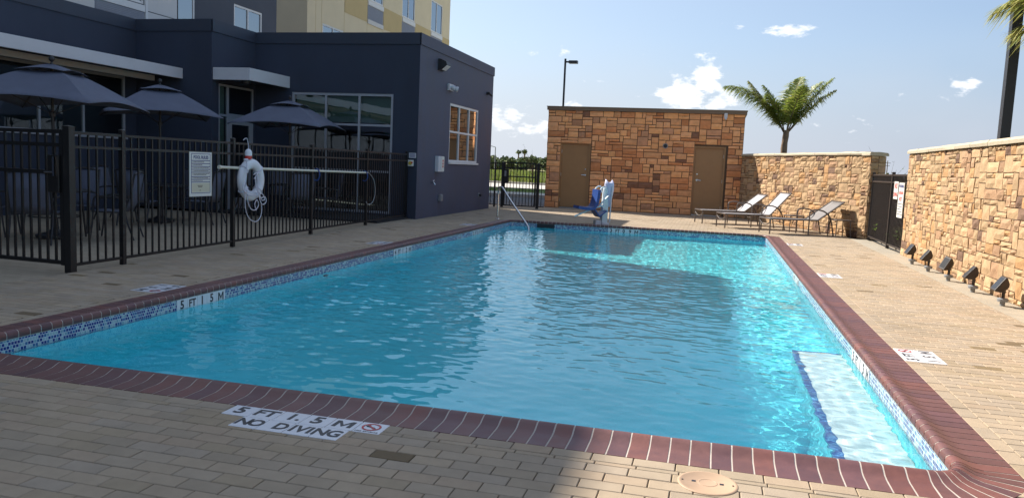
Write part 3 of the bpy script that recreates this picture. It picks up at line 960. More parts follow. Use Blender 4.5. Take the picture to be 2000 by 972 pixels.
# end pier, a little proud of the wall
pr = random.Random(21)
pier = LB - ld * .27
MB().obox(pier - ln * .35, ld * .30, ln * .38, EZ * (LH - .04)).build('pier_core', MT['stone_core'], lw, world=True)
stone_face(lw, MT['stone'], tuple(pier + ln * .03), tuple(ld), tuple(ln), .30, LH - .02, .10, .08, [(1, 1, 3), (2, 2, 8), (3, 2, 8), (2, 1, 5), (3, 1, 4)], .026, .005, 'gold', 22, budget=25)
stone_face(lw, MT['stone'], tuple(pier + ln * .03 + ld * .30), tuple(-ln), tuple(ld), .38, LH - .02, .10, .08, [(1, 1, 3), (2, 2, 8), (3, 2, 8), (2, 1, 5), (3, 1, 4)], .026, .005, 'gold', 23, budget=0)
cap_run(lw, pier - ln * .15 - ld * .02, pier - ln * .15 + ld * .34, .47, LH - .02, LH + .065, 1, pr, MT['cap'])

# the stone hut
HX0, HX1, HY, HH = -5.69, .80, 26.6, 3.33
hut = thing('stone_hut', 'flat-roofed brown stone hut with two doors at the far end of the pool', 'building', ((HX0 + HX1) / 2, HY + 2, 0))
DOORS = [(-5.24, -4.17, 2.26, 1), (-.76, .27, 2.28, -1)]
rec = .16
mb = MB()
# core with door recesses
xs = [HX0, DOORS[0][0], DOORS[0][1], DOORS[1][0], DOORS[1][1], HX1]
for i in (0, 2, 4): mb.box(xs[i], xs[i + 1], HY, HY + .3, -.1, HH)
for d in DOORS: mb.box(d[0], d[1], HY + .001, HY + .3, d[2], HH)
mb.box(HX0, HX1, HY + .3, HY + 3.6, -.1, HH)
mb.build('wall_core', MT['stone_core'], hut, world=True)
stone_face(hut, MT['stone_hut'], (HX0, HY, 0), (1, 0, 0), (0, -1, 0), HX1 - HX0, HH, .118, .101, SZ_HUT, .024, .0105, 'brown', 33,
           holes=[(d[0] - HX0, d[1] - HX0, 0, d[2]) for d in DOORS], budget=300)
stone_face(hut, MT['stone_hut'], (HX0, HY + 3.6, 0), (0, -1, 0), (-1, 0, 0), 3.6, HH, .15, .101, SZ_HUT, .016, .0062, 'brown', 34, budget=0)
tr = MB().box(HX0 - .05, HX1 + .05, HY - .06, HY + 3.65, HH, HH + .105).build('roof_trim', MT['hut_trim'], hut, world=True)
MB().box(HX0 - .065, HX1 + .065, HY - .075, HY + 3.66, HH + .105, HH + .13).build('roof_edge', MT['hut_trim'], hut, world=True)
for (a, b, h, sd) in DOORS:
    fr = MB()
    y0_, y1_ = HY + .02, HY + .2
    fr.box(a, a + .055, y0_, y1_, 0, h); fr.box(b - .055, b, y0_, y1_, 0, h); fr.box(a + .055, b - .055, y0_, y1_, h - .055, h)
    d = fr.build('door_frame', MT['door'], hut, world=True)
    dd = MB().box(a + .058, b - .058, HY + .075, HY + .12, .035, h - .058).build('door', MT['door'], hut, world=True)
    MB().box(a + .055, b - .055, HY - .01, HY + .19, 0, .03).build('threshold', MT['chrome'], hut, world=True)
    hx = b - .16 if sd > 0 else a + .16
    kx = a + .058 if sd > 0 else b - .058
    for hz_ in (.28, 1.15, h - .32): MB().tube([(kx, HY + .07, hz_ - .055), (kx, HY + .07, hz_ + .055)], .011, 8).build('hinge', MT['chrome'], dd, smooth=True)
    MB().box(a + .07, b - .07, HY + .068, HY + .0745, .05, .30).build('kick_plate', MT['door'], dd)
    hd = MB().tube([(hx, HY + .076, 1.16), (hx, HY + .02, 1.16), (hx - sd * .03, HY + .012, 1.16), (hx - sd * .13, HY + .012, 1.155)], .013, 8)
    hd.tube([(hx, HY + .0765, 1.16), (hx, HY + .066, 1.16)], .034, 14)
    hd.build('handle', MT['steel'], dd, smooth=True)
    MB().tube([(hx, HY + .0765, 1.36), (hx, HY + .060, 1.36)], .024, 12).build('deadbolt', MT['steel'], dd, smooth=True)
# pieces fixed to the hut's face
t = thing('wall_speaker', 'small round dark speaker on the stone hut between its doors', 'speaker', (-1.68, HY - .02, 2.24))
MB().tube([(0, .02, 0), (0, -.03, 0)], .085, 18).build('housing', MT['grey'], t, smooth=True)
MB().tube([(0, -.031, 0), (0, -.036, 0)], .06, 18).build('grille', MT['ink'], t, smooth=True)
t = thing('wall_light', 'small white emergency light under the hut roof trim above the right door', 'light', (.19, HY - .02, 3.2))
MB().box(-.05, .05, -.07, .0, 0, .16).build('housing', MT['white'], t)
MB().tube([(0, -.05, .0), (0, -.075, -.05)], .035, 10).build('lamp_head', MT['white'], t, smooth=True)

# ================================================================== FENCES
BOXC = {}
def bar(parent, name, m, a, b, w, d=None):
    """a straight square bar between two points; alike bars share one mesh"""
    a, b = Vector(a), Vector(b); L = (b - a).length; d = d or w
    k = (round(L, 3), w, d, m.name)
    if k not in BOXC:
        BOXC[k] = MB().box(-w / 2, w / 2, -d / 2, d / 2, 0, L).mesh(name, m)
    o = bpy.data.objects.new(name, BOXC[k]); C.objects.link(o)
    dr = (b - a).normalized()
    side = EX if abs(dr.z) > .9 else EZ
    x = side.cross(dr).normalized() if abs(dr.z) < .9 else (side - dr * side.dot(dr)).normalized()
    y = dr.cross(x)
    R = Matrix((x, y, dr)).transposed().to_4x4(); R.translation = a
    o.parent = parent; o.matrix_parent_inverse = parent.matrix_basis.inverted(); o.matrix_basis = R
    return o

def post(parent, p, h, w, m, cap=True):
    o = MB().box(p[0] - w / 2, p[0] + w / 2, p[1] - w / 2, p[1] + w / 2, -.01, h).build('post', m, parent, world=True)
    if cap:
        c = w / 2 + .004
        MB().add([(p[0] - c, p[1] - c, h), (p[0] + c, p[1] - c, h), (p[0] + c, p[1] + c, h), (p[0] - c, p[1] + c, h), (p[0], p[1], h + .018),
                  (p[0] - c, p[1] - c, h + .006), (p[0] + c, p[1] - c, h + .006), (p[0] + c, p[1] + c, h + .006), (p[0] - c, p[1] + c, h + .006)],
                 [(0, 1, 6, 5), (1, 2, 7, 6), (2, 3, 8, 7), (3, 0, 5, 8), (5, 6, 4), (6, 7, 4), (7, 8, 4), (8, 5, 4)]).build('post_cap', m, o)
    return o

def panel(parent, p0, p1, m, top=1.54, second=1.385, bottom=.075, pitch=.125, rail=.038, pk=.019, inset=.03, mid=None):
    p0, p1 = Vector((*p0[:2], 0)), Vector((*p1[:2], 0)); d = p1 - p0; L = d.length; d.normalize()
    a, b = p0 + d * inset, p1 - d * inset
    for z in [top, second, bottom] + ([mid] if mid else []):
        bar(parent, 'rail', m, a + EZ * z, b + EZ * z, rail * (2.1 if z == mid else 1), rail * .8)
    n = max(2, round((L - 2 * inset) / pitch))
    for i in range(1, n):
        q = a + d * ((b - a).length * i / n)
        bar(parent, 'picket', m, q + EZ * (bottom - .01), q + EZ * (top - .01), pk)

# left fence between the pool deck and the patio
FP = [(-6.88, 7.13), (-6.90, 7.95), (-6.98, 10.30), (-7.06, 12.80), (-7.15, 15.30), (-7.24, 17.72)]
lf = thing('metal_fence', 'long black picket fence between the pool and the patio with umbrellas', 'fence', (-7.0, 12.4, 0))
for i, p in enumerate(FP): post(lf, p, 1.60, .085 if i == 0 else .055, MT['black'])
for i in range(5): panel(lf, FP[i], FP[i + 1], MT['black'])
# patio gate at the left edge
pg = thing('metal_gate', 'black patio gate with lock box at the left edge of the view', 'gate', (-7.5, 7.13, 0))
g0, g1 = (-8.02, 7.16), (-6.94, 7.13)
panel(pg, g0, g1, MT['black'], top=1.545, second=1.40, bottom=.10, pitch=.118, rail=.05, pk=.022, inset=.02, mid=1.10)
for x, y in ((g1[0] - .028, g1[1]), (g0[0] + .028, g0[1])): bar(pg, 'stile', MT['black'], (x, y, .07), (x, y, 1.56), .045)
lb = MB().box(-7.115, -6.965, 7.07, 7.17, .88, 1.29).build('lock_box', MT['black'], pg, world=True)
bevel(lb, .008, 2)
MB().box(-7.01, -6.985, 7.03, 7.069, 1.06, 1.27).build('pull_handle', MT['steel'], pg, world=True)
MB().tube([(-7.13, 7.045, 1.10), (-7.0, 7.045, 1.105)], .008, 8).build('lever', MT['steel'], pg, world=True)
lf2 = thing('metal_fence', 'black picket fence continuing left of the patio gate', 'fence', (-9.3, 7.2, 0))
post(lf2, (-8.08, 7.16), 1.60, .07, MT['black']); post(lf2, (-10.6, 7.2), 1.60, .055, MT['black'])
panel(lf2, (-8.08, 7.16), (-10.6, 7.2), MT['black'])
# right-hand fence between the two stone walls
rf = thing('metal_fence', 'bronze picket fence between the two golden stone walls on the right', 'fence', (3.56, 18.2, 0))
RFP = [(3.60, 16.46), (3.58, 17.78), (3.60, 19.98)]
for p in RFP: post(rf, p, 1.58, .06, MT['bronze'])
for i in range(2): panel(rf, RFP[i], RFP[i + 1], MT['bronze'], top=1.53, second=1.38, bottom=.09, pitch=.105, rail=.042)
# rear fence and gate between the dark building and the hut
gf = thing('metal_fence', 'short black picket fence beside the rear gate and the dark building', 'fence', (-7.0, 25.0, 0))
for x in (-7.06, -6.80): post(gf, (x, 25.0), 1.47, .075 if x > -6.9 else .05, MT['black'])
post(gf, (-7.55, 25.0), 1.47, .05, MT['black'])
panel(gf, (-7.55, 25.0), (-7.06, 25.0), MT['black'], top=1.43, second=1.24, pitch=.12); panel(gf, (-7.06, 25.0), (-6.80, 25.0), MT['black'], top=1.43, second=1.24, pitch=.1)
rg = thing('metal_gate', 'black rear gate with lock box leading to the road', 'gate', (-6.2, 25.0, 0))
panel(rg, (-6.76, 25.0), (-5.66, 25.0), MT['black'], top=1.47, second=1.30, bottom=.07, pitch=.112, rail=.05, pk=.02, inset=.01, mid=1.02)
for x in (-6.74, -5.69): bar(rg, 'stile', MT['black'], (x, 25.0, .06), (x, 25.0, 1.49), .05)
bevel(MB().box(-6.74, -6.60, 24.93, 25.05, .80, 1.25).build('lock_box', MT['black'], rg, world=True), .008, 2)
MB().box(-6.72, -6.66, 24.91, 24.929, 1.02, 1.2).build('keypad', MT['grey'], rg, world=True)
gf2 = thing('metal_fence', 'narrow black picket fence between the rear gate and the stone hut', 'fence', (-5.55, 25.0, 0))
post(gf2, (-5.60, 25.0), 1.47, .085, MT['black']); 
panel(gf2, (-5.60, 25.0), (-5.34, 25.0), MT['black'], top=1.40, second=1.21, pitch=.1)

# ================================================================== THE DARK BUILDING
def wall(mb, o, U, wd, ht, holes, N, reveal=.10):
    """wall face with real openings and their reveals"""
    o, U, N = Vector(o), Vector(U), Vector(N)
    us = sorted({0, wd} | {h[0] for h in holes} | {h[1] for h in holes}); vs_ = sorted({0, ht} | {h[2] for h in holes} | {h[3] for h in holes})
    flip = U.cross(EZ).dot(N) < 0
    def quad(a, b, c, d): mb.add([a, b, c, d], [(3, 2, 1, 0) if flip else (0, 1, 2, 3)])
    for i in range(len(us) - 1):
        for j in range(len(vs_) - 1):
            cu_, cv_ = (us[i] + us[i + 1]) / 2, (vs_[j] + vs_[j + 1]) / 2
            if any(h[0] < cu_ < h[1] and h[2] < cv_ < h[3] for h in holes): continue
            P = lambda u, v: o + U * u + EZ * v
            quad(P(us[i], vs_[j]), P(us[i + 1], vs_[j]), P(us[i + 1], vs_[j + 1]), P(us[i], vs_[j + 1]))
    for h in holes:
        c = [o + U * a + EZ * b for a, b in ((h[0], h[2]), (h[1], h[2]), (h[1], h[3]), (h[0], h[3]))]
        for k in range(4):
            a, b = c[k], c[(k + 1) % 4]
            quad(b, a, a - N * reveal, b - N * reveal)

def window(parent, o, U, N, wd, ht, cols, rows, fw=.05, fm=None, gm=None, sill=True, blind=None, set_=.06, thin=None, panes_kind=None):
    """framed window; cols/rows are interior mullion positions; o is the lower left corner of the opening on the wall face"""
    o, U, N = Vector(o), Vector(U), Vector(N); fm = fm or MT['frame']; gm = gm or MT['glass']
    th = thin or fw * .85
    b0 = o - N * set_
    mb = MB(); d = N * .05
    mb.obox(b0, U * wd, EZ * fw, d); mb.obox(b0 + EZ * (ht - fw), U * wd, EZ * fw, d)
    mb.obox(b0 + EZ * fw, U * fw, EZ * (ht - 2 * fw), d); mb.obox(b0 + U * (wd - fw) + EZ * fw, U * fw, EZ * (ht - 2 * fw), d)
    for c in cols: mb.obox(b0 + U * (c - th / 2) + EZ * fw + N * .003, U * th, EZ * (ht - 2 * fw), N * .044)
    for r in rows: mb.obox(b0 + U * fw + EZ * (r - th / 2) + N * .006, U * (wd - 2 * fw), EZ * th, N * .038)
    w_ = mb.build('window', fm, parent, world=True)
    if sill:
        MB().obox(o - U * .02 - EZ * .05 - N * .0, U * (wd + .04), EZ * .048, N * .045).build('sill', fm, w_)
    ce = [fw] + list(cols) + [wd - fw]; re_ = [fw] + list(rows) + [ht - fw]
    for i in range(len(ce) - 1):
        for j in range(len(re_) - 1):
            g = b0 + U * ce[i] + EZ * re_[j] + N * .02
            uu, vv = U * (ce[i + 1] - ce[i]), EZ * (re_[j + 1] - re_[j])
            fs = (0, 1, 2, 3) if U.cross(EZ).dot(N) > 0 else (3, 2, 1, 0)
            MB().obox(g, uu, vv, N * .006).build('pane', gm, w_) if False else MB().add([g, g + uu, g + uu + vv, g + vv], [fs]).build('pane', gm, w_)
    if blind:
        a, b, z0, z1, bm, off = blind
        n = 10 if bm.name.startswith('curtain') else 1
        q = b0 + U * a + EZ * z0 - N * off
        vs = []; fs = []
        m_ = max(2, n * 6 if n > 1 else 2)
        for k in range(m_):
            t_ = k / (m_ - 1); wob = N * (.025 * sin(t_ * 44) if n > 1 else 0)
            vs += [q + U * (b - a) * t_ + wob, q + U * (b - a) * t_ + EZ * (z1 - z0) + wob]
        for k in range(m_ - 1): fs.append((2 * k, 2 * k + 2, 2 * k + 3, 2 * k + 1))
        MB().add(vs, fs).build('curtain' if n > 1 else 'blind', bm, w_, smooth=2)
    return w_

BH = 4.40
BX1, BY0, BY1 = -7.0, 17.80, 24.15
XB, YA, XA = -11.42, 16.01, -13.48
HXW = -14.20
db = thing('dark_building', 'dark navy one-storey hotel wing with silver windows and white canopies', 'building', (-11, 18, 0))
mb = MB()
wall(mb, (XB, BY0, -.05), EX, BX1 - XB, BH + .05, [(1.03, 3.76, .12, 3.02)], (0, -1, 0))                   # faces the patio
wall(mb, (XB, YA, -.05), EY, BY0 - YA, BH + .05, [(.27, 1.71, .05, 3.07)], (1, 0, 0))                      # door bay
wall(mb, (XA, YA, -.05), EX, XB - XA, BH + .05, [], (0, -1, 0))
wall(mb, (XA, -9, -.05), EY, YA + 9, BH + .05, [(12.2, 24.66, 1.70, 3.10)], (1, 0, 0))                     # long wing
mb.build('wall', MT['navy'], db, world=True)
mb = MB()
wall(mb, (BX1, BY0, -.05), EY, BY1 - BY0, BH + .05, [(2.29, 4.88, 1.45, 3.02)], (1, 0, 0))
wall(mb, (BX1, BY1, -.05), -EX, BX1 - HXW, BH + .05, [], (0, 1, 0))
mb.build('end_wall', MT['navy_bright'], db, world=True)
MB().add([(HXW, -9, 4.12), (XA, -9, 4.12), (XA, YA, 4.12), (XB, YA, 4.12), (XB, BY0, 4.12), (BX1, BY0, 4.12), (BX1, BY1, 4.12), (HXW, BY1, 4.12)], [(0, 1, 2, 3, 4, 5, 6, 7)]).build('roof', MT['grey'], db, world=True)
# parapet trim: a band proud of the wall with a capping above
def trim_run(pts, z0, z1, out):
    for i in range(len(pts) - 1):
        a, b = Vector((*pts[i], 0)), Vector((*pts[i + 1], 0)); d = (b - a).normalized(); n = Vector((d.y, -d.x, 0))
        nxt = Vector((0, 0, 0)); 
        ext0 = out if i > 0 else 0
        MB().obox(a + EZ * z0, b - a, EZ * (z1 - z0), n * out).build('parapet_band', MT['navy_trim'], db, world=True)
trim_run([(XA, -9), (XA, YA)], 4.15, BH + .02, .025)
MB().obox((XA + .025, YA, 4.15), (XB - XA + .0, 0, 0), (0, 0, BH + .02 - 4.15), (0, -.025, 0)).build('parapet_band', MT['navy_trim'], db, world=True)
MB().obox((XB, YA - .025, 4.15), (0, BY0 - YA, 0), (0, 0, BH + .02 - 4.15), (.025, 0, 0)).build('parapet_band', MT['navy_trim'], db, world=True)
MB().obox((XB + .025, BY0, 4.15), (BX1 - XB - .0, 0, 0), (0, 0, BH + .02 - 4.15), (0, -.025, 0)).build('parapet_band', MT['navy_trim'], db, world=True)
MB().obox((BX1, BY0 - .025, 4.15), (0, BY1 - BY0 + .05, 0), (0, 0, BH + .02 - 4.15), (.025, 0, 0)).build('parapet_band', MT['navy_bright'], db, world=True)
# windows
window(db, (XB + 1.03, BY0, .07), EX, (0, -1, 0), 2.73, 2.90, [.93, 1.83], [1.02, 2.14], fw=.06, blind=(.05, 2.68, 2.2, 2.86, MT['blind'], .10), sill=False)
window(db, (BX1, BY0 + 2.29, 1.40), EY, (1, 0, 0), 2.59, 1.57, [.86, 1.74], [.82], fw=.06, fm=MT['wframe'], gm=MT['sglass'], blind=(1.76, 2.5, .06, 1.5, MT['curtain'], .15))
window(db, (XA, 3.2, 1.65), EY, (1, 0, 0), 12.46, 1.40, [k * 1.165 + .73 for k in range(10)], [], fw=.06, blind=None)
# near-black backing behind the glass: the rooms' dimness is put into its colour
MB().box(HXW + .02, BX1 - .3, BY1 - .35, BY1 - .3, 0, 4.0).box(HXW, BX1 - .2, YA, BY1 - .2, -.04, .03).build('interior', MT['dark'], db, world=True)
# entrance door bay
dr = MB()
o = Vector((XB - .05, YA + .27, 0))
def yb(a, b, z0, z1, dx0=0., dx1=.05): dr.box(XB - .06 + dx0, XB - .06 + dx1, YA + .27 + a, YA + .27 + b, z0, z1)
yb(0, .05, 0, 3.0); yb(1.39, 1.44, 0, 3.0); yb(.05, 1.39, 2.95, 3.0); yb(.34, .42, 0, 2.95, .002, .047); yb(.42, 1.39, 2.25, 2.33, .003, .046); yb(.05, .34, 2.25, 2.3, .003, .046)
fr_ = dr.build('door_frame', MT['frame'], db, world=True)
lf_ = MB()
for a, b, z0, z1 in ((.42, .54, .02, 2.25), (1.27, 1.39, .02, 2.25), (.54, 1.27, 2.08, 2.25), (.54, 1.27, .02, .30)): lf_.box(XB - .045, XB - .008, YA + .27 + a, YA + .27 + b, z0, z1)
lf_ = lf_.build('door', MT['frame'], db, world=True)
for nm, a, b, z0, z1 in (('door_glass', .54, 1.27, .30, 2.08), ('transom_glass', .42, 1.39, 2.33, 2.95), ('side_glass', .05, .34, .02, 2.25), ('side_glass', .05, .34, 2.3, 2.95)):
    x = XB - .03; MB().add([(x, YA + .27 + a, z0), (x, YA + .27 + b, z0), (x, YA + .27 + b, z1), (x, YA + .27 + a, z1)], [(0, 1, 2, 3)]).build(nm, MT['glass'], lf_ if nm == 'door_glass' else fr_)
MB().tube([(XB + .03, YA + .27 + .60, .9), (XB + .03, YA + .27 + .60, 1.25)], .012, 8).build('door_pull', MT['steel'], lf_)
MB().add([(XB - .09, YA + .3, .05), (XB - .09, YA + .6, .05), (XB - .09, YA + .6, 2.95), (XB - .09, YA + .3, 2.95)], [(0, 1, 2, 3)]).build('blind', MT['blind'], fr_)
# canopies
def canopy(x0, x1, y0, y1, z0, z1):
    c = MB()
    c.box(x1 - .05, x1, y0, y1, z0, z1)
    c.box(x0, x1 - .05, y0, y0 + .05, z0, z1)
    c.box(x0, x1 - .05, y0 + .05, y1, z1 - .06, z1 - .01)
    o = bevel(c.build('canopy', MT['white'], db, world=True), .006, 2)
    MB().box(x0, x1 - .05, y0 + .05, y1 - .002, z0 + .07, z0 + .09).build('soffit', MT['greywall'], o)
    return o
c1 = canopy(XA, -12.19, -9, YA - .003, 3.06, 3.30)
MB().box(-13.02, -12.92, -9, YA - .05, 3.0, 3.12).build('canopy_beam', MT['white'], c1)
c2 = canopy(XB, -10.45, YA + .04, BY0 - .003, 3.06, 3.34)
t = thing('canopy_lamp', 'small dark round lamp under the white canopy above the entrance door', 'lamp', (-10.75, YA + .35, 3.05))
MB().lathe([(.07, -.07), (.10, -.04), (.10, .06), (.06, .08)], n=16).build('housing', MT['frame_dark'], t, smooth=True)

# ================================================================== THE HOTEL BEHIND
hm = thing('hotel_block', 'dark upper hotel block with white window panels behind the navy wing', 'building', (-18, 5, 0))
HT = 12.7; HE = 23.3
mb = MB()
wins = [(20.97, 22.46, 4.35, 5.80), (15.52, 17.16, 5.0, 6.7), (9.6, 11.2, 5.0, 6.7), (3.6, 5.2, 5.0, 6.7)]
wins2 = [(a, b, c + 3.0, d + 3.0) for a, b, c, d in wins[1:]] + [(a, b, c + 6.0, d + 5.9) for a, b, c, d in wins[1:]]
HS, HL = 20.25, 7.6          # unseen step added at the north end to set the pool's shadow edge
wall(mb, (HXW, -30, 0), EY, HE + 30, HL, [(a + 30, b + 30, c, d) for a, b, c, d in wins], (1, 0, 0))
wall(mb, (HXW, -30, HL), EY, HS + 30, HT - HL, [(a + 30, b + 30, c - HL, d - HL) for a, b, c, d in wins2], (1, 0, 0))
mb.box(HXW - 16, HXW - .001, HS - .3, HS, HL, HT)
mb.box(HXW - 16, HXW - .001, HE - .3, HE, 0, HL)
mb.build('wall', MT['greywall'], hm, world=True)
MB().box(HXW - 16, HXW - .002, -30, HS, HT - .2, HT - .05).build('roof', MT['grey'], hm, world=True)
MB().box(HXW - 16, HXW - .002, HS, HE - .31, HL - .2, HL - .05).build('added_lower_roof', MT['grey'], hm, world=True)
for i, (a, b, c, d) in enumerate(wins + wins2):
    window(hm, (HXW, a, c), EY, (1, 0, 0), b - a, d - c, [(b - a) * .5], [], fw=.06, fm=MT['wframe'], gm=MT['sglass'], blind=((b - a) * .38, (b - a) * .97, .07, d - c - .07, MT['curtain'], .12), sill=False)
MB().box(HXW - 1.2, HXW - 1.1, -30, HE - .4, 0, HL - .3).build('interior', MT['dark'], hm, world=True)
# white cladding, grilles and glass strip
for (a, b, z0, z1, nm, m_, o_) in ((13.9, 15.50, 3.9, 12.2, 'cladding_panel', 'panelw', .03), (17.25, 18.38, 3.9, 4.84, 'cladding_panel', 'panelw', .03), (17.25, 18.38, 4.86, 12.2, 'cladding_panel', 'panelw', .03),
                            (8.0, 9.58, 3.9, 12.2, 'cladding_panel', 'panelw', .03), (11.25, 12.4, 3.9, 12.2, 'cladding_panel', 'panelw', .03)):
    MB().box(HXW, HXW + o_, a, b, z0, z1).build(nm, MT[m_], hm, world=True)
gp = MB().box(HXW, HXW + .02, 18.40, 19.02, 3.9, 12.2).build('glass_strip', MT['frame_dark'], hm, world=True)
MB().add([(HXW + .03, 18.42, 3.9), (HXW + .03, 19.0, 3.9), (HXW + .03, 19.0, 12.2), (HXW + .03, 18.42, 12.2)], [(0, 1, 2, 3)]).build('pane', MT['sglass'], gp)
MB().box(HXW, HXW + .05, 19.02, 19.07, 3.9, 12.2).build('strip_frame', MT['wframe'], hm, world=True)
MB().box(HXW, HXW + .05, 17.17, 17.25, 3.9, 12.2).build('strip_frame', MT['wframe'], hm, world=True)
def grille(parent, o, U, N, wd, ht, n, vert=False):
    o, U, N = Vector(o), Vector(U), Vector(N)
    g = MB().obox(o, U * wd, EZ * ht, N * .012).build('vent_grille', MT['grille'], parent, world=True)
    s = MB()
    for k in range(n):
        if vert: s.obox(o + U * (wd * (k + .15) / n) + EZ * .03 + N * .012, U * (wd / n * .5), EZ * (ht - .06), N * .015)
        else: s.obox(o + EZ * (ht * (k + .15) / n) + U * .03 + N * .012, EZ * (ht / n * .5), U * (wd - .06), N * .015)
    s.build('louvres', MT['grille'], g, kind='stuff')
for a, b, c, d in wins[1:] + wins2:
    grille(hm, (HXW, a, c - .78), EY, (1, 0, 0), b - a, .58, 14)
    MB().box(HXW, HXW + .04, a, b, c - .19, c - .03).build('white_sill', MT['wframe'], hm, world=True)
for z, ye in ((4.95, HE), (6.9, HE), (10.0, HS)): MB().box(HXW, HXW + .004, 19.1, ye, z - .006, z + .006).build('panel_joint', MT['ink'], hm, world=True)

# tan tower further back
TX1, TY0, TY1, TH = -17.25, 30.7, 48.85, 12.7
K15 = 1.5
tt = thing('hotel_tower', 'tan hotel tower with blue-reflecting windows above the navy roof edge', 'building', (-22, 40, 0))
def yk(y): return y * K15
def zk(z): return EYE + (z - EYE) * K15
tw = [(yk(21.37), yk(22.71), zk(4.2), zk(5.30)), (yk(24.40), yk(25.63), zk(6.24), zk(7.5)), (yk(27.32), yk(28.56), zk(6.66), zk(8.0)), (yk(30.30), yk(31.62), zk(6.68), zk(7.80))]
base = tw[1][2]
floor_ = zk(6.62)
tw = [(yk(21.37), yk(22.71), zk(3.95), zk(5.30))] + [(yk(a), yk(b), floor_, floor_ + 1.85) for a, b in ((24.40, 25.63), (27.32, 28.56), (30.30, 31.62))]
mb = MB()
wall(mb, (TX1, TY0, 0), EY, TY1 - TY0, TH, [(a - TY0, b - TY0, c, d) for a, b, c, d in tw], (1, 0, 0))
mb.build('wall', MT['tan_bright'], tt, world=True)
MB().add([(TX1 - 14, TY0, 0), (TX1, TY0, 0), (TX1, TY0, TH), (TX1 - 14, TY0, TH)], [(0, 1, 2, 3)]).build('side_wall', MT['tan'], tt, world=True)
MB().add([(TX1 - 14, TY1, 0), (TX1, TY1, 0), (TX1, TY1, TH), (TX1 - 14, TY1, TH)], [(3, 2, 1, 0)]).build('end_wall', MT['tan'], tt, world=True)
MB().box(TX1 - 14, TX1 - .01, TY0 + .01, TY1 - .01, TH - .3, TH - .1).build('roof', MT['grey'], tt, world=True)
MB().box(TX1 - 1.3, TX1 - 1.2, TY0 + .1, TY1 - .1, 0, TH - .4).build('interior', MT['dark'], tt, world=True)
for i, (a, b, c, d) in enumerate(tw):
    window(tt, (TX1, a, c), EY, (1, 0, 0), b - a, d - c, [(b - a) * .5], [], fw=.08, fm=MT['wframe'], gm=MT['sglass'], sill=False, blind=((b - a) * .05, (b - a) * .4, .1, d - c - .1, MT['curtain'], .1))
    if i:
        grille(tt, (TX1, a, c - .95), EY, (1, 0, 0), b - a, .68, 14, True)
        MB().box(TX1, TX1 + .05, a, b, c - .26, c - .04).build('white_sill', MT['wframe'], tt, world=True)
        MB().box(TX1, TX1 + .05, a, b, c - 1.17, c - .96).build('white_sill', MT['panelw'], tt, world=True)
ob = floor_ - 1.1
for a, b in ((22.76, 24.36), (25.68, 27.28), (28.6, 30.26), (31.66, 32.55)):
    MB().box(TX1, TX1 + .02, yk(a), yk(b), ob, ob + 1.08).build('ochre_panel', MT['tan2'], tt, world=True)
for y in (20.95, 21.30, 22.74, 24.38, 25.66): MB().box(TX1, TX1 + .004, yk(y) - .012, yk(y) + .012, 3.5, 12.3).build('panel_joint', MT['tan2'], tt, world=True)

# ================================================================== THINGS ON THE FENCES
# pool rules board
sx = -6.925
t = thing('rules_sign', 'white POOL RULES board hanging on the black patio fence', 'sign', (sx, 9.46, .78))
bd = bevel(MB().box(sx, sx + .012, 9.215, 9.70, .775, 1.385).build('board', MT['signw'], t, world=True), .003, 1)
def ybar(m, a, b, z0, z1, nm='print'): return MB().box(sx + .012, sx + .0135, 9.215 + a, 9.215 + b, .775 + z0, .775 + z1).build(nm, m, bd)
mb = MB()
def pr_(a, b, z0, z1, off=.0135): mb.box(sx + .012, sx + off, 9.215 + a, 9.215 + b, .775 + z0, .775 + z1)
for a, b, z0, z1 in ((.035, .45, .045, .053), (.035, .45, .583, .591), (.035, .043, .053, .583), (.442, .45, .053, .583)): pr_(a, b, z0, z1)
for z in (.495, .455, .415, .375, .335, .275, .238, .20): pr_(.043, .442, z - .006, z + .004)
mb.build('blue_border', MT['inkblue'], bd)
mb = MB(); rr = random.Random(2)
for z in (.475, .435, .395, .355, .315, .300, .257, .220):
    pr_(.065, .078, z - .006, z + .006); x = .095
    while x < .40:
        w = rr.uniform(.015, .05)
        if rr.random() < .16 and x > .25: break
        pr_(x, min(x + w, .425), z - .004, z + .004); x += w + .008
for z, a, b in ((.150, .17, .28), (.130, .18, .27), (.085, .21, .24)): pr_(a, b, z - .004, z + .004)
mb.build('small_print', MT['ink'], bd)
MB().box(sx + .012, sx + .0128, 9.262, 9.655, .775 + .06, .775 + .185).build('cream_field', MT['signy'], bd)
lettering('POOL RULES', .062, MT['inkblue'], bd, (sx + .0138, 9.457, .775 + .538), EY, EZ, squeeze=.92)

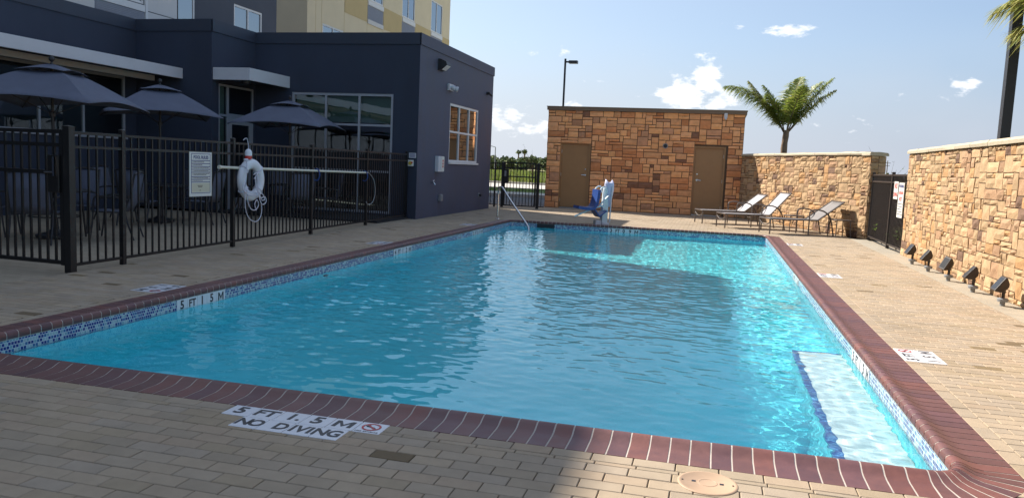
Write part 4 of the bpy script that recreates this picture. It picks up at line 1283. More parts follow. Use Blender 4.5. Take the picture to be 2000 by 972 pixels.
# life ring with its rope
rcx, rcy, rcz, R0, r0 = -6.83, 10.54, 1.0, .245, .075
t = thing('life_ring', 'white life ring with tangled rope hung on the patio fence post', 'life ring', (rcx, rcy, rcz - .32))
t.rotation_euler = (0, 0, 0)
def torus(R, r, n=40, m=14):
    vs = []; fs = []
    for i in range(n):
        a = 2 * pi * i / n
        for j in range(m):
            b = 2 * pi * j / m
            rad = R + r * cos(b)
            vs.append((rcx + r * .8 * sin(b), rcy + rad * cos(a), rcz + rad * sin(a)))
    for i in range(n):
        for j in range(m):
            fs.append((i * m + j, ((i + 1) % n) * m + j, ((i + 1) % n) * m + (j + 1) % m, i * m + (j + 1) % m))
    return MB().add(vs, fs)
torus(R0, r0).build('ring', MT['ring'], t, world=True, smooth=2)
for a in (40, 140, 215, 318):
    a = radians(a); c = Vector((rcx, rcy + R0 * cos(a), rcz + R0 * sin(a))); d = Vector((0, cos(a), sin(a)))
    pts = [c + d * (r0 * 1.07) * cos(b) + EX * (r0 * .88) * sin(b) for b in [2 * pi * k / 16 for k in range(17)]]
    MB().tube(pts, .009, 6, cap=False).build('rope_band', MT['rope'], t, world=True, smooth=2)
rr = random.Random(12)
def spline(P, n=8):
    P = [Vector(p) for p in P]; out = []
    for i in range(len(P) - 1):
        p0, p1, p2, p3 = P[max(i - 1, 0)], P[i], P[i + 1], P[min(i + 2, len(P) - 1)]
        for k in range(n):
            u = k / n
            out.append(.5 * ((2 * p1) + (p2 - p0) * u + (2 * p0 - 5 * p1 + 4 * p2 - p3) * u * u + (3 * p1 - p0 - 3 * p2 + p3) * u ** 3))
    return out + [P[-1]]
def rope(pts, nm='rope', r=.0075): MB().tube(spline([(rcx + .075 + x, rcy + y, rcz + z) for x, y, z in pts]), r, 6).build(nm, MT['rope'], t, world=True, smooth=2)
rope([(-.02, -.20, .27), (.03, -.27, .15), (.03, -.30, -.10), (.03, -.31, -.26), (.02, -.27, -.45), (.02, -.17, -.58), (.02, -.02, -.63), (.02, .10, -.58), (.02, .15, -.47), (.02, .13, -.34)])
rope([(.0, -.21, .24), (.03, -.29, .02), (.04, -.38, -.12), (.03, -.26, -.18), (.03, -.12, -.17), (.03, .02, -.20), (.03, .10, -.27), (.03, .22, -.26), (.03, .25, -.34), (.03, .14, -.37), (.03, .06, -.26), (.03, -.02, -.10), (.03, -.04, .05), (.02, .06, .12)])
rope([(.03, -.25, -.15), (.02, -.22, -.32), (.02, -.14, -.43), (.02, -.02, -.45), (.02, .06, -.38), (.02, .02, -.30), (.02, -.04, -.36), (.02, .0, -.46)])
rope([(.02, -.08, .08), (.04, -.02, .10), (.03, .02, -.06), (.03, .05, -.18), (.03, .16, -.22), (.03, .21, -.30), (.03, .13, -.31)])
rope([(.02, -.06, .02), (.03, .0, .08), (.03, .03, -.02), (.03, .0, -.12), (.03, .06, -.20), (.03, .12, -.30)])
rope([(-.01, -.24, -.04), (.04, -.33, -.16), (.03, -.2, -.22), (.03, -.02, -.23), (.03, .05, -.16)])
MB().lathe([(.02, 0), (.035, .01), (.035, .03), (.02, .04)], (rcx + .06, rcy - .22, rcz + .28), 12).build('knot', MT['rope'], t, world=True, smooth=2)
# little red and white throw float above it
fy = 10.47
t = thing('rope_float', 'small red and white float hanging on a cord above the life ring', 'float', (-6.83, fy, 1.31))
MB().lathe([(.028, 0), (.05, .008), (.052, .045), (.052, .052)], n=18).build('red_half', MT['red'], t, smooth=True)
MB().lathe([(.052, .052), (.052, .10), (.044, .13), (.022, .15), (.012, .155)], n=18).build('white_half', MT['ring'], t, smooth=True)
MB().tube(spline([(0, 0, .15), (.0, -.005, .22), (-.005, -.03, .30), (-.01, -.06, .31), (-.03, -.09, .28)]), .006, 6).build('cord', MT['rope'], t, smooth=2)

# long reaching pole
t = thing('rescue_pole', 'long cream rescue pole with blue hooks hung along the patio fence', 'pole', (-6.88, 12.4, 1.14))
A, B_ = Vector((-6.86, 9.80, 1.185)), Vector((-7.02, 15.05, 1.105))
MB().tube([A, A + (B_ - A) * .01, B_], [.024, .021, .019], 12).build('shaft', MT['polew'], t, world=True, smooth=True)
MB().tube([A - (B_ - A).normalized() * .012, A + (B_ - A).normalized() * .03], .028, 12).build('end_cap', MT['polew'], t, world=True, smooth=True)
for f in (.575, .985):
    p = A + (B_ - A) * f
    MB().tube(spline([p + V3(-.06, 0, -.16), p + V3(.0, 0, -.17), p + V3(.045, 0, -.09), p + V3(.03, 0, 0), p + V3(-.02, 0, .035), p + V3(-.06, 0, .0)]), .011, 8).build('hook', MT['blue'], t, world=True, smooth=2)
MB().tube(spline([B_, B_ + V3(0, .12, -.02), B_ + V3(.0, .34, -.16), B_ + V3(0, .42, -.42), B_ + V3(0, .30, -.62), B_ + V3(0, .08, -.66), B_ + V3(0, -.02, -.60)]), .009, 6).build('crook', MT['grey'], t, world=True, smooth=2)

# signs on the right-hand fence
fx = 3.52
t = thing('warning_sign', 'small white NO DIVING sign on the bronze side fence', 'sign', (fx, 17.1, 1.1))
b = MB().box(fx, fx + .008, 16.98, 17.34, 1.05, 1.40).build('board', MT['signw'], t, world=True)
lettering('NO', .15, MT['inkred'], b, (fx - .001, 17.16, 1.305), -EY, EZ)
lettering('DIVING', .11, MT['inkred'], b, (fx - .001, 17.16, 1.135), -EY, EZ, squeeze=.9)
t = thing('warning_sign', 'taller white warning sign with red and black print half behind the right stone wall', 'sign', (fx, 16.7, .7))
b = MB().box(fx, fx + .008, 16.46, 16.90, .70, 1.38).build('board', MT['signw'], t, world=True)
lettering('WARNING', .085, MT['inkblue'], b, (fx - .001, 16.68, 1.31), -EY, EZ)
lettering('LIFEGUARD', .075, MT['inkred'], b, (fx - .001, 16.68, 1.18), -EY, EZ, squeeze=.9)
lettering('NOT', .11, MT['inkred'], b, (fx - .001, 16.68, 1.06), -EY, EZ)
mb = MB()
for k in range(5):
    y = 16.86
    while y > 16.52:
        w = rr.uniform(.02, .06); mb.box(fx - .001, fx, y - w, y, .96 - k * .05, .975 - k * .05); y -= w + .012
mb.build('small_print', MT['ink'], b)

# ================================================================== FIXED TO THE DARK BUILDING
def onwall(nm, lab, cat, y, z): return thing(nm, lab, cat, (BX1, y, z))
t = onwall('floodlight', 'large black wall floodlight under the roof edge of the dark building', 'light', 19.2, 3.82)
MB().add([(0, -.17, -.12), (0, .17, -.12), (0, .17, .17), (0, -.17, .17), (.10, -.17, -.10), (.10, .17, -.10), (.24, .17, .02), (.24, -.17, .02), (.22, -.17, .10), (.22, .17, .10), (.06, .17, .17), (.06, -.17, .17)],
         [(0, 3, 11, 8, 7, 4), (1, 5, 6, 9, 10, 2), (3, 2, 10, 11), (11, 10, 9, 8), (8, 9, 6, 7), (0, 4, 5, 1)]).build('housing', MT['frame_dark'], t)
MB().add([(.102, -.155, -.102), (.102, .155, -.102), (.238, .155, .012), (.238, -.155, .012)], [(3, 2, 1, 0)]).build('lens', MT['white'], t)
t = onwall('emergency_light', 'white twin-head emergency light on the dark building end wall', 'light', 20.0, 3.36)
bevel(MB().box(0, .07, -.20, .16, -.08, .09).build('housing', MT['white'], t), .01, 2)
for y in (-.13, .13): MB().tube([(.06, y, .0), (.10, y, .0), (.15, y + .03, -.02), (.17, y + .04, -.025)], [.03, .05, .075, .072], 14).build('lamp_head', MT['white'], t, smooth=True)
t = onwall('security_camera', 'small dark security camera near the far corner of the dark building', 'camera', 23.45, 3.55)
MB().tube([(0, 0, 0), (.10, 0, .0)], .045, 12).tube([(.08, .0, .0), (.12, .16, -.05)], .035, 12).build('body', MT['frame_dark'], t, smooth=True)
MB().tube([(.12, .16, -.05), (.125, .18, -.056)], .028, 12).build('lens', MT['lens'], t, smooth=True)
t = onwall('emergency_phone', 'white emergency phone box with red lettering on the dark end wall', 'phone', 19.24, 1.14)
bevel(MB().box(0, .10, -.20, .20, 0, .40).build('box', MT['white'], t), .008, 2)
MB().box(.1, .118, -.04, .19, .01, .39).build('door', MT['signw'], t)
mb = MB()
for k in range(3):
    for y in (.05, .08, .11): mb.box(.118, .1195, y, y + .022, .11 + k * .075, .16 + k * .075)
mb.build('red_print', MT['inkred'], t)
t = onwall('hose_tap', 'small chrome hose tap on the dark building end wall', 'tap', 18.78, .86)
MB().tube([(0, 0, 0), (.09, 0, 0), (.12, 0, -.05)], .018, 10).build('spout', MT['steel'], t, smooth=True)
MB().tube([(.07, -.05, .03), (.07, .06, .06)], .014, 8).build('handle', MT['steel'], t, smooth=True)
t = onwall('outlet_cover', 'grey weatherproof outlet cover low on the dark end wall', 'outlet', 19.45, .46)
bevel(MB().box(0, .075, -.08, .08, -.09, .09).build('cover', MT['grey'], t), .008, 2)
MB().box(.075, .085, -.06, .06, -.07, .07).build('flap', MT['grey'], t)
t = onwall('wall_spout', 'small dark drain spout low near the far end of the dark building', 'spout', 23.0, .44)
MB().tube([(-.02, 0, 0), (.09, 0, -.01)], .035, 12).build('pipe', MT['ink'], t, smooth=True)
MB().box(0, .012, -.06, .06, -.05, .06).build('flange', MT['grey'], t)
t = thing('notice_plate', 'small pale notice plate on the navy wall beside the fence end', 'sign', (-7.12, BY0 - .004, 1.46))
MB().box(-.09, .09, -.008, 0, 0, .12).build('plate', MT['white'], t)
mb = MB()
for k in range(4): mb.box(-.07, .07, -.0095, -.008, .02 + k * .024, .03 + k * .024)
mb.build('print', MT['inkblue'], t)
t = thing('stop_button', 'yellow and red emergency button box below the notice plate', 'button', (-7.15, BY0 - .004, 1.26))
bevel(MB().box(-.065, .065, -.06, 0, 0, .15).build('box', MT['signw'], t), .006, 2)
MB().tube([(0, -.06, .075), (0, -.075, .075)], .045, 14).build('yellow_plate', MT['yellow'], t, smooth=True)
MB().tube([(.045, -.06, .09), (.045, -.09, .09)], .02, 12).build('red_button', MT['red'], t, smooth=True)

# ================================================================== HANDRAIL AND POOL LIFT
t = thing('pool_handrail', 'polished steel handrail bending down into the far left corner of the pool', 'handrail', (-5.32, 19.2, 0))
R_ = .024
MB().tube(spline([(-5.36, 19.36, -.02), (-5.36, 19.36, .40), (-5.36, 19.36, .70), (-5.335, 19.30, .80), (-5.25, 19.20, .825), (-5.14, 19.05, .77), (-4.9, 18.85, .52), (-4.5, 18.5, .14), (-4.32, 18.35, -.04), (-4.28, 18.31, -.14), (-4.28, 18.30, -.45), (-4.28, 18.30, -.95)], 7), R_, 14).build('rail', MT['steel'], t, world=True, smooth=2)
MB().lathe([(.055, 0), (.055, .006), (.032, .02), (.028, .02)], (-5.36, 19.36, 0), 18).build('escutcheon', MT['steel'], t, world=True, smooth=True)

lx, ly = -2.70, 19.72
t = thing('pool_lift', 'blue and white pool access lift with lavender cover at the far pool edge', 'pool lift', (lx, ly, 0), radians(26))
bevel(MB().box(-.06, .13, -.16, .16, 0, .05).build('base_plate', MT['white'], t), .006, 2)
MB().box(-.22, -.08, -.14, .06, .0, .11).build('battery_tray', MT['white'], t)
bevel(MB().add([(-.05, -.10, .05), (.10, -.10, .05), (.10, .08, .05), (-.05, .08, .05), (-.02, -.08, .92), (.12, -.08, .92), (.12, .06, .92), (-.02, .06, .92)],
               [(3, 2, 1, 0), (4, 5, 6, 7), (0, 1, 5, 4), (1, 2, 6, 5), (2, 3, 7, 6), (3, 0, 4, 7)]).build('mast', MT['ltblue'], t), .008, 2)
MB().tube([(.14, -.14, .06), (.17, -.13, .97)], .018, 10).build('actuator', MT['white'], t, smooth=True)
MB().tube([(-.16, -.16, .48), (.08, -.16, .74)], .03, 10, flat=.6).build('lift_arm', MT['ltblue'], t, smooth=True)
# cloth cover over the mast head
cv_ = []; cf = []
prof = [(.10, .46, .34), (.115, .62, .6), (.13, .78, .85), (.145, .92, 1.0), (.15, 1.02, 1.), (.125, 1.06, .9)]
for i, (w, z, k) in enumerate(prof):
    for j in range(16):
        a = 2 * pi * j / 16
        rr_ = w * (1 + .10 * sin(3 * a + i) + .05 * sin(7 * a + 2 * i))
        peak = .08 * max(0, cos(2 * (a - .15))) if i == len(prof) - 1 else 0
        cv_.append((.13 + rr_ * cos(a) * .78 * (.6 + .4 * k), rr_ * sin(a) * .9, z + peak + .012 * sin(5 * a + i)))
for i in range(len(prof) - 1):
    for j in range(16): cf.append((i * 16 + j, i * 16 + (j + 1) % 16, (i + 1) * 16 + (j + 1) % 16, (i + 1) * 16 + j))
cv_.append((.12, 0, 1.02)); cf += [((len(prof) - 1) * 16 + j, (len(prof) - 1) * 16 + (j + 1) % 16, len(cv_) - 1) for j in range(16)]
MB().add(cv_, cf).build('cover', MT['cover'], t, smooth=2)
def slab(P, y0, y1, th, m, nm):
    """a bent board in profile (x, z), given thickness, extruded in y"""
    n = len(P); vs = []
    for k, (x, z) in enumerate(P):
        a = P[max(k - 1, 0)]; b = P[min(k + 1, n - 1)]; d = Vector((b[0] - a[0], 0, b[1] - a[1])).normalized(); q = Vector((-d.z, 0, d.x)) * th / 2
        for yy in (y0, y1):
            vs += [Vector((x, yy, z)) + q, Vector((x, yy, z)) - q]
    fs = []
    for k in range(n - 1):
        a, b = 4 * k, 4 * k + 4
        fs += [(a, a + 2, b + 2, b), (a + 1, b + 1, b + 3, a + 3), (a, b, b + 1, a + 1), (a + 2, a + 3, b + 3, b + 2)]
    fs += [(0, 1, 3, 2), (4 * n - 4, 4 * n - 2, 4 * n - 1, 4 * n - 3)]
    return MB().add(vs, fs).build(nm, m, t, smooth=True)
slab([(-.74, .43), (-.6, .405), (-.42, .395), (-.33, .42), (-.27, .52), (-.24, .66), (-.22, .88)], -.34, .14, .07, MT['blue'], 'seat_shell')
slab([(-.34, .44), (-.18, .22), (-.15, .20)], -.30, .12, .03, MT['blue'], 'calf_board')
slab([(-.18, .22), (.02, .36)], -.30, .10, .028, MT['blue'], 'side_flap')
MB().tube([(-.80, -.22, .20), (-.36, -.24, .40), (-.05, -.24, .50)], .02, 10).build('footrest_arm', MT['ltblue'], t, smooth=True)
for y in (-.31, .12): MB().tube(spline([(-.24, y, .60), (-.23, y, .80), (-.15, y, .93), (-.06, y, .95), (-.02, y, .80)]), .018, 8).build('armrest', MT['ltblue'], t, smooth=2)

# ================================================================== LOUNGERS AND SIDE TABLES
def lounger(label, loc, rz, ang, sling):
    t = thing('sun_lounger', label, 'sun lounger', loc, rz, 'sun loungers by the far stone wall')
    W_, H_, S_, Bk = .31, .37, 1.20, .80
    ca, sa = cos(radians(ang)), sin(radians(ang))
    M_ = MT['taupe']
    def surf(P, nm, m, sag):
        vs = []; fs = []; ny = 5
        for k, (x, z) in enumerate(P):
            for j in range(ny):
                v = -1 + 2 * j / (ny - 1)
                s_ = sag * (1 - v * v) * sin(pi * k / (len(P) - 1))
                vs.append((x, v * (W_ - .015), z - s_))
        for k in range(len(P) - 1):
            for j in range(ny - 1):
                a = k * ny + j; fs.append((a, a + ny, a + ny + 1, a + 1))
        o = MB().add(vs, fs).build(nm, m, t, smooth=2)
        s2 = o.modifiers.new('thick', 'SOLIDIFY'); s2.thickness = .006
        return o
    surf([(.02 + S_ * k / 8, H_) for k in range(9)], 'seat_sling', sling, .018)
    surf([(S_ + .02 + Bk * ca * k / 6, H_ + Bk * sa * k / 6) for k in range(7)], 'back_sling', sling, .02)
    for s in (-1, 1):
        y = s * W_
        MB().tube([(0, y, H_), (S_ + .03, y, H_)], .019, 6).build('side_rail', M_, t)
        MB().tube([(S_ + .01, y, H_), (S_ + .02 + Bk * ca, y, H_ + Bk * sa)], .018, 6).build('back_rail', M_, t)
        MB().tube([(.015, y, 0), (.015, y, H_)], .018, 6).build('leg', M_, t)
        MB().tube(spline([(.99, y * 1.06, 0), (.99, y * 1.06, .30), (.99, y * 1.06, .54), (1.03, y * 1.08, .605), (1.18, y * 1.1, .63), (1.36, y * 1.1, .59), (1.50, y * 1.08, .47), (1.56, y * 1.06, .33), (1.64, y * 1.04, 0)], 5), .018, 6).build('arm', M_, t, smooth=True)
        MB().tube([(S_ + .30, y * .9, H_ + .34 * sa), (1.50, y * 1.02, .17)], .011, 6).build('prop', M_, t)
    MB().tube(spline([(.015, -W_, .30), (.015, -W_ * .5, .235), (.015, 0, .215), (.015, W_ * .5, .235), (.015, W_, .30)], 4), .016, 6).build('foot_crossbar', M_, t, smooth=True)
    MB().tube([(.01, -W_, H_), (.01, W_, H_)], .016, 6).build('end_rail', M_, t)
    MB().tube([(S_ + .02 + Bk * ca, -W_, H_ + Bk * sa), (S_ + .02 + Bk * ca, W_, H_ + Bk * sa)], .017, 6).build('head_rail', M_, t)
    MB().tube([(1.585, -W_ * 1.05, .20), (1.585, W_ * 1.05, .20)], .013, 6).build('rear_crossbar', M_, t)
    return t
LR = atan2(.35, .94)
lounger('dark grey lounger farthest left, half in the shade beside the hut door', (-.40, 22.75, 0), LR, 38, MT['sling_light'])
lounger('middle lounger with steep pale grey backrest lit by the sun', (.20, 21.42, 0), LR, 48, MT['sling_light'])
lounger('nearest lounger with low dark grey backrest beside the small side table', (1.24, 20.20, 0), LR, 36, MT['sling'])
def side_table(label, loc, rz, s=.40):
    t = thing('side_table', label, 'side table', loc, rz, 'side tables by the loungers')
    bevel(MB().box(-s / 2, s / 2, -s / 2, s / 2, .40, .43).build('table_top', MT['taupe'], t), .008, 2)
    for a in (-1, 1):
        for b in (-1, 1):
            MB().tube([(a * (s / 2 - .01), b * (s / 2 - .01), 0), (a * (s / 2 - .03), b * (s / 2 - .03), .40)], .014, 6).build('leg', MT['taupe'], t)
side_table('small dark side table at the right end of the lounger row', (3.0, 20.35, 0), LR)
side_table('small dark side table between the middle and nearest loungers', (2.02, 21.25, 0), LR)

# ================================================================== SPOTLIGHTS ALONG THE RIGHT WALL
def spot(label, y, k):
    t = thing('ground_spotlight', label, 'spotlight', (3.36, y, 0), 0, 'spotlights along the right wall')
    MB().lathe([(.028, 0), (.028, .05), (.058, .055), (.062, .085), (.05, .095), (.02, .10)], n=16).build('base', MT['grey'], t, smooth=True)
    MB().tube([(0, 0, .09), (0, 0, .15), (.005, 0, .18)], [.019, .019, .026], 10).build('stem', MT['bronze'], t, smooth=True)
    a = radians(33 + k)         # beam direction, up and out over the pool
    d = Vector((-cos(a), -.12 + .03 * k, sin(a))).normalized(); s = d.cross(EY).normalized(); w = d.cross(s)
    c = Vector((-.035, 0, .245))
    q = []
    for f, hs, hw in ((-.070, .032, .040), (-.042, .064, .060), (.018, .098, .074), (.044, .098, .074)):
        for (m_, n_) in ((-1, -1), (1, -1), (1, 1), (-1, 1)): q.append(c + d * f + s * m_ * hs + w * n_ * hw)
    fs = [(3, 2, 1, 0)] + [(i * 4 + j, i * 4 + (j + 1) % 4, (i + 1) * 4 + (j + 1) % 4, (i + 1) * 4 + j) for i in range(3) for j in range(4)]
    fs += [(12, 13, 14, 15)]
    mb = MB().add(q, fs); o = mb.build('lamp_body', MT['bronze'], t)
    bm_ = bmesh.new(); bm_.from_mesh(o.data); bmesh.ops.recalc_face_normals(bm_, faces=bm_.faces); bm_.to_mesh(o.data); bm_.free()
    bevel(o, .006, 2)
    MB().add([c + d * .0455 + s * a_ * .078 + w * b_ * .058 for a_, b_ in ((-1, -1), (1, -1), (1, 1), (-1, 1))], [(0, 1, 2, 3)]).build('glass', MT['lens'], t)
for y, k, lab in ((14.62, 0, 'spotlight farthest along the right wall, beside the fence end'), (13.57, 4, 'second spotlight from the fence end at the right wall base'),
                  (12.45, -6, 'third spotlight of the five along the right wall base'), (11.33, 6, 'fourth spotlight from the fence end at the right wall base'),
                  (10.23, 2, 'spotlight nearest the viewer at the right wall base')):
    spot('brown ' + lab, y, k)

# ================================================================== PATIO FURNITURE
def umbrella(label, loc, az_c, ab, zt):
    """square market umbrella; (a, b) is the near corner measured towards the viewer and to the right"""
    a, b = ab; hd = math.hypot(a, b)
    f = Vector((sin(az_c), cos(az_c), 0)); r = Vector((cos(az_c), -sin(az_c), 0))
    n = f * (-a) + r * b
    rz = atan2(n.y, n.x)
    t = thing('patio_umbrella', label, 'umbrella', loc, rz, 'navy umbrellas on the patio')
    MB().tube([(0, 0, 0.04), (0, 0, zt - .06)], .022, 10).build('pole', MT['frame_dark'], t, smooth=True)
    MB().lathe([(.26, 0), (.26, .04), (.10, .08), (.06, .12), (.045, .30), (.03, .30)], n=24).build('base', MT['frame_dark'], t, smooth=True)
    MB().lathe([(.012, zt - .08), (.022, zt - .05), (.014, zt - .03), (.036, zt - .01), (.042, zt + .02), (.03, zt + .045), (.006, zt + .055)], n=14).build('finial', MT['frame_dark'], t, smooth=True)
    def panel_grid(r0, r1, z0, z1, nm, sagk, lift=0., n=6, drop=.0):
        vs = []; fs = []
        per = 4 * 8
        for i in range(n + 1):
            u = i / n
            for j in range(per):
                side, fj = divmod(j, 8); v = fj / 8
                A0 = Vector((cos(pi / 2 * side), sin(pi / 2 * side), 0)); B0 = Vector((cos(pi / 2 * (side + 1)), sin(pi / 2 * (side + 1)), 0))
                p = A0 * (1 - v) + B0 * v
                rad = r0 + (r1 - r0) * u
                z = z0 + (z1 - z0) * (u ** 1.12)
                mid = sin(pi * v)
                z -= sagk * mid * (.35 + .65 * u) * .5 * sin(pi * min(u + .35, 1.)) 
                z += sagk * .8 * mid * u ** 6
                inw = 1 - .03 * mid * u ** 3
                vs.append((p.x * rad * inw, p.y * rad * inw, z + lift - drop * (1 if i == n else 0)))
        for i in range(n):
            for j in range(per): fs.append((i * per + j, (i + 1) * per + j, (i + 1) * per + (j + 1) % per, i * per + (j + 1) % per))
        o = MB().add(vs, fs).build(nm, MT['canvas'], t, smooth=True)
        s2 = o.modifiers.new('thick', 'SOLIDIFY'); s2.thickness = .005
        return o
    ze = zt - .67
    panel_grid(.38, hd, zt - .18, ze, 'canopy', .10)
    panel_grid(.03, .50, zt - .06, zt - .185, 'vent_cap', .05, n=4)
    for k in range(4):
        d = Vector((cos(pi / 2 * k), sin(pi / 2 * k), 0))
        MB().tube([d * .04 + EZ * (zt - .10), d * (hd * .985) + EZ * (ze - .012)], .009, 6).build('rib', MT['frame_dark'], t)
        MB().tube([d * .03 + EZ * (zt - .80), d * (hd * .52) + EZ * ((zt - .17 + ze) / 2 - .03)], .007, 6).build('strut', MT['frame_dark'], t)
    MB().lathe([(.045, zt - .84), (.045, zt - .77), (.03, zt - .76)], n=14).build('hub', MT['frame_dark'], t, smooth=True)
    return t
U1, U2, U3 = (-9.74, 9.80, 0), (-10.49, 13.10, 0), (-9.56, 16.30, 0)
def azof(p): return atan2(p[0], p[1])
umbrella('navy umbrella nearest the viewer, cut by the left edge of the view', U1, azof(U1), (1.39, .433), 2.66)
umbrella('middle navy umbrella of the three, in front of the entrance door', U2, azof(U2), (1.11, -.905), 2.70)
umbrella('navy umbrella farthest from the viewer in front of the tall window', U3, azof(U3), (1.33, .62), 2.70)

def table(label, loc):
    t = thing('patio_table', label, 'table', loc, 0, 'patio tables')
    MB().lathe([(.04, .70), (.50, .70), (.52, .708), (.52, .722), (.50, .73), (.04, .73)], n=32).build('table_top', MT['frame_dark'], t, smooth=True)
    for k in range(4):
        a = pi / 4 + pi / 2 * k; d = Vector((cos(a), sin(a), 0))
        MB().tube([d * .42, d * .36 + EZ * .70], .016, 6).build('leg', MT['frame_dark'], t)
    pts = [(.35 * cos(2 * pi * k / 20), .35 * sin(2 * pi * k / 20), .32) for k in range(21)]
    MB().tube(pts, .01, 6, cap=False).build('brace_ring', MT['frame_dark'], t, smooth=True)
for p, lab in ((U1, 'round dark patio table under the nearest umbrella'), (U2, 'round dark patio table under the middle umbrella'), (U3, 'round dark patio table under the farthest umbrella')): table(lab, p)

def chair(label, loc, rz):
    t = thing('patio_chair', label, 'chair', loc, rz, 'dark patio chairs')
    M_ = MT['frame_dark']
    def sl(P, nm):
        vs = [(x, y, z) for x, z in P for y in (-.25, .25)]
        o = MB().add(vs, [(2 * k, 2 * k + 2, 2 * k + 3, 2 * k + 1) for k in range(len(P) - 1)]).build(nm, MT['canvas'], t, smooth=2)
        s2 = o.modifiers.new('thick', 'SOLIDIFY'); s2.thickness = .006
    sl([(.24, .44), (.1, .425), (-.08, .42), (-.2, .425)], 'seat'); sl([(-.2, .425), (-.26, .55), (-.31, .74), (-.36, 1.0)], 'backrest')
    for s in (-1, 1):
        y = s * .265
        MB().tube(spline([(.28, y, 0), (.24, y, .3), (.22, y, .60), (.16, y, .655), (.0, y, .655), (-.16, y, .64), (-.28, y, .60)], 5), .014, 6).build('arm', M_, t, smooth=True)
        MB().tube([(-.34, y, 0), (-.24, y, .30), (-.22, y, .44), (-.30, y, .72), (-.365, y, 1.02)], .014, 6).build('back_leg', M_, t)
        MB().tube([(.25, y, .43), (-.22, y, .42)], .013, 6).build('seat_rail', M_, t)
    MB().tube(spline([(-.36, -.265, 1.0), (-.38, -.1, 1.035), (-.38, .1, 1.035), (-.36, .265, 1.0)], 4), .014, 6).build('head_rail', M_, t, smooth=True)
    return t
ch0 = None
SPOTS = []
for U_, nm, angs in ((U1, 'nearest', (25, 115, 205, 300)), (U2, 'middle', (10, 95, 190, 285)), (U3, 'farthest', (40, 130, 225, 315))):
    w = {0: 'right', 1: 'far', 2: 'left', 3: 'near'}
    for k, a in enumerate(angs):
        a = radians(a); R__ = .86
        SPOTS.append(((U_[0] + R__ * cos(a), U_[1] + R__ * sin(a), 0), a + pi, 'dark sling chair on the %s side of the %s patio table' % (w[k], nm)))
for loc, rz, lab in SPOTS:
    if ch0 is None: ch0 = chair(lab, loc, rz)
    else: dup(ch0, loc, rz, lab)

# ================================================================== PALMS, PLANTS, POLES AND THE DISTANCE
def frond(parent, base, az_, el_, L, droop, rnd, wind, leafk=1., side=None, dry=0.):
    """arching rachis with two ranks of narrow leaflets"""
    base = Vector(base); h = Vector((sin(az_), cos(az_), 0))
    n = 18; P = []; p = base.copy(); e = el_
    for i in range(n + 1):
        P.append(p.copy()); e -= droop / n * (.35 + 1.3 * i / n)
        d = h * cos(e) + EZ * sin(e) + wind * (.10 * i / n); d.normalize()
        p = p + d * (L / n)
    rs = [.022 * (1 - .9 * i / n) + .003 for i in range(n + 1)]
    fr_ = MB().tube(P, rs, 5).build('frond', MT['palm_wood'], parent, world=True, smooth=True)
    mb = MB()
    N_ = int(128 * L / 2)
    for k in range(N_):
        t_ = .16 + .84 * (k + rnd.uniform(-.3, .3)) / N_; t_ = min(max(t_, .12), .995)
        i = min(int(t_ * n), n - 1); u = t_ * n - i
        q = P[i].lerp(P[i + 1], u); d = (P[i + 1] - P[i]).normalized()
        sdir = d.cross(EZ); sdir = sdir.normalized() if sdir.length > .05 else h.cross(EZ).normalized()
        upv = sdir.cross(d).normalized()
        for sg in (-1, 1):
            if side is not None and sg != side and rnd.random() < .55: continue
            ll = leafk * (.64 * sin(pi * min(1, .18 + .82 * t_)) ** .7 + .07) * rnd.uniform(.8, 1.15) * (L / 2) ** .5
            v = (sdir * sg * rnd.uniform(.75, 1.) + d * rnd.uniform(.45, .95) + upv * rnd.uniform(-.25, .5) + wind * rnd.uniform(.3, 1.1)).normalized()
            wv_ = v.cross(upv); wv_ = (wv_.normalized() if wv_.length > .01 else sdir) * .016
            m1 = q + v * ll * .5 - EZ * ll * .05; tip = q + v * ll * .92 - EZ * ll * rnd.uniform(.20, .55)
            c = rnd.uniform(.7, 1.35)
            tn = (c * 1.0, c, c * .8) if rnd.random() > .12 + dry else (c * 1.9, c * 1.45, c * 1.9)
            mb.add([q - wv_ * .7, q + wv_ * .7, m1 + wv_, m1 - wv_, tip], [(0, 1, 2, 3), (3, 2, 4)], tn)
    mb.build('leaflets', MT['leaf'], fr_, kind='stuff')
    return fr_

def palm(label, loc, h, fronds, rnd, rt=.11, wind=V3(0, 0, 0)):
    x, y, _ = loc
    t = thing('palm_tree', label, 'palm', loc)
    pts = []; rs = []
    for i in range(15):
        z = h * i / 14; pts.append((x + .02 * sin(i), y, z)); rs.append(rt * (1.12 - .32 * i / 14) * (1.06 if i % 2 else .96))
    MB().tube(pts, rs, 12).build('trunk', MT['palm_wood'], t, world=True, smooth=True)
    for (az_, el_, L, dr_, kw) in fronds:
        o = Vector((x, y, h - .12)) + Vector((sin(radians(az_)), cos(radians(az_)), 0)) * .05
        frond(t, o, radians(az_), radians(el_), L, radians(dr_), rnd, wind, **kw)
    return t
rn = random.Random(5)
palm('young palm rising behind the golden stone wall', (2.36, 30.3, 0), 3.08,
     [(-80, 66, 3.0, 72, dict(leafk=1.15)), (-84, 60, 2.35, 14, dict(leafk=.8, dry=.55)), (-70, 76, 2.0, 30, dict(leafk=.9)), (30, 80, 2.35, 34, dict(leafk=1.15)), (76, 72, 2.25, 34, dict(leafk=1.1)),
      (88, 60, 2.5, 16, dict(leafk=.85)), (98, 54, 2.2, 22, dict(leafk=.8, dry=.3)), (150, 74, 1.9, 34, dict(leafk=1.)), (-130, 70, 1.7, 40, dict(leafk=.9)), (-88, 64, 1.25, 10, dict(leafk=.6, dry=.8))],
     rn, .13, V3(-.35, .1, -.1))
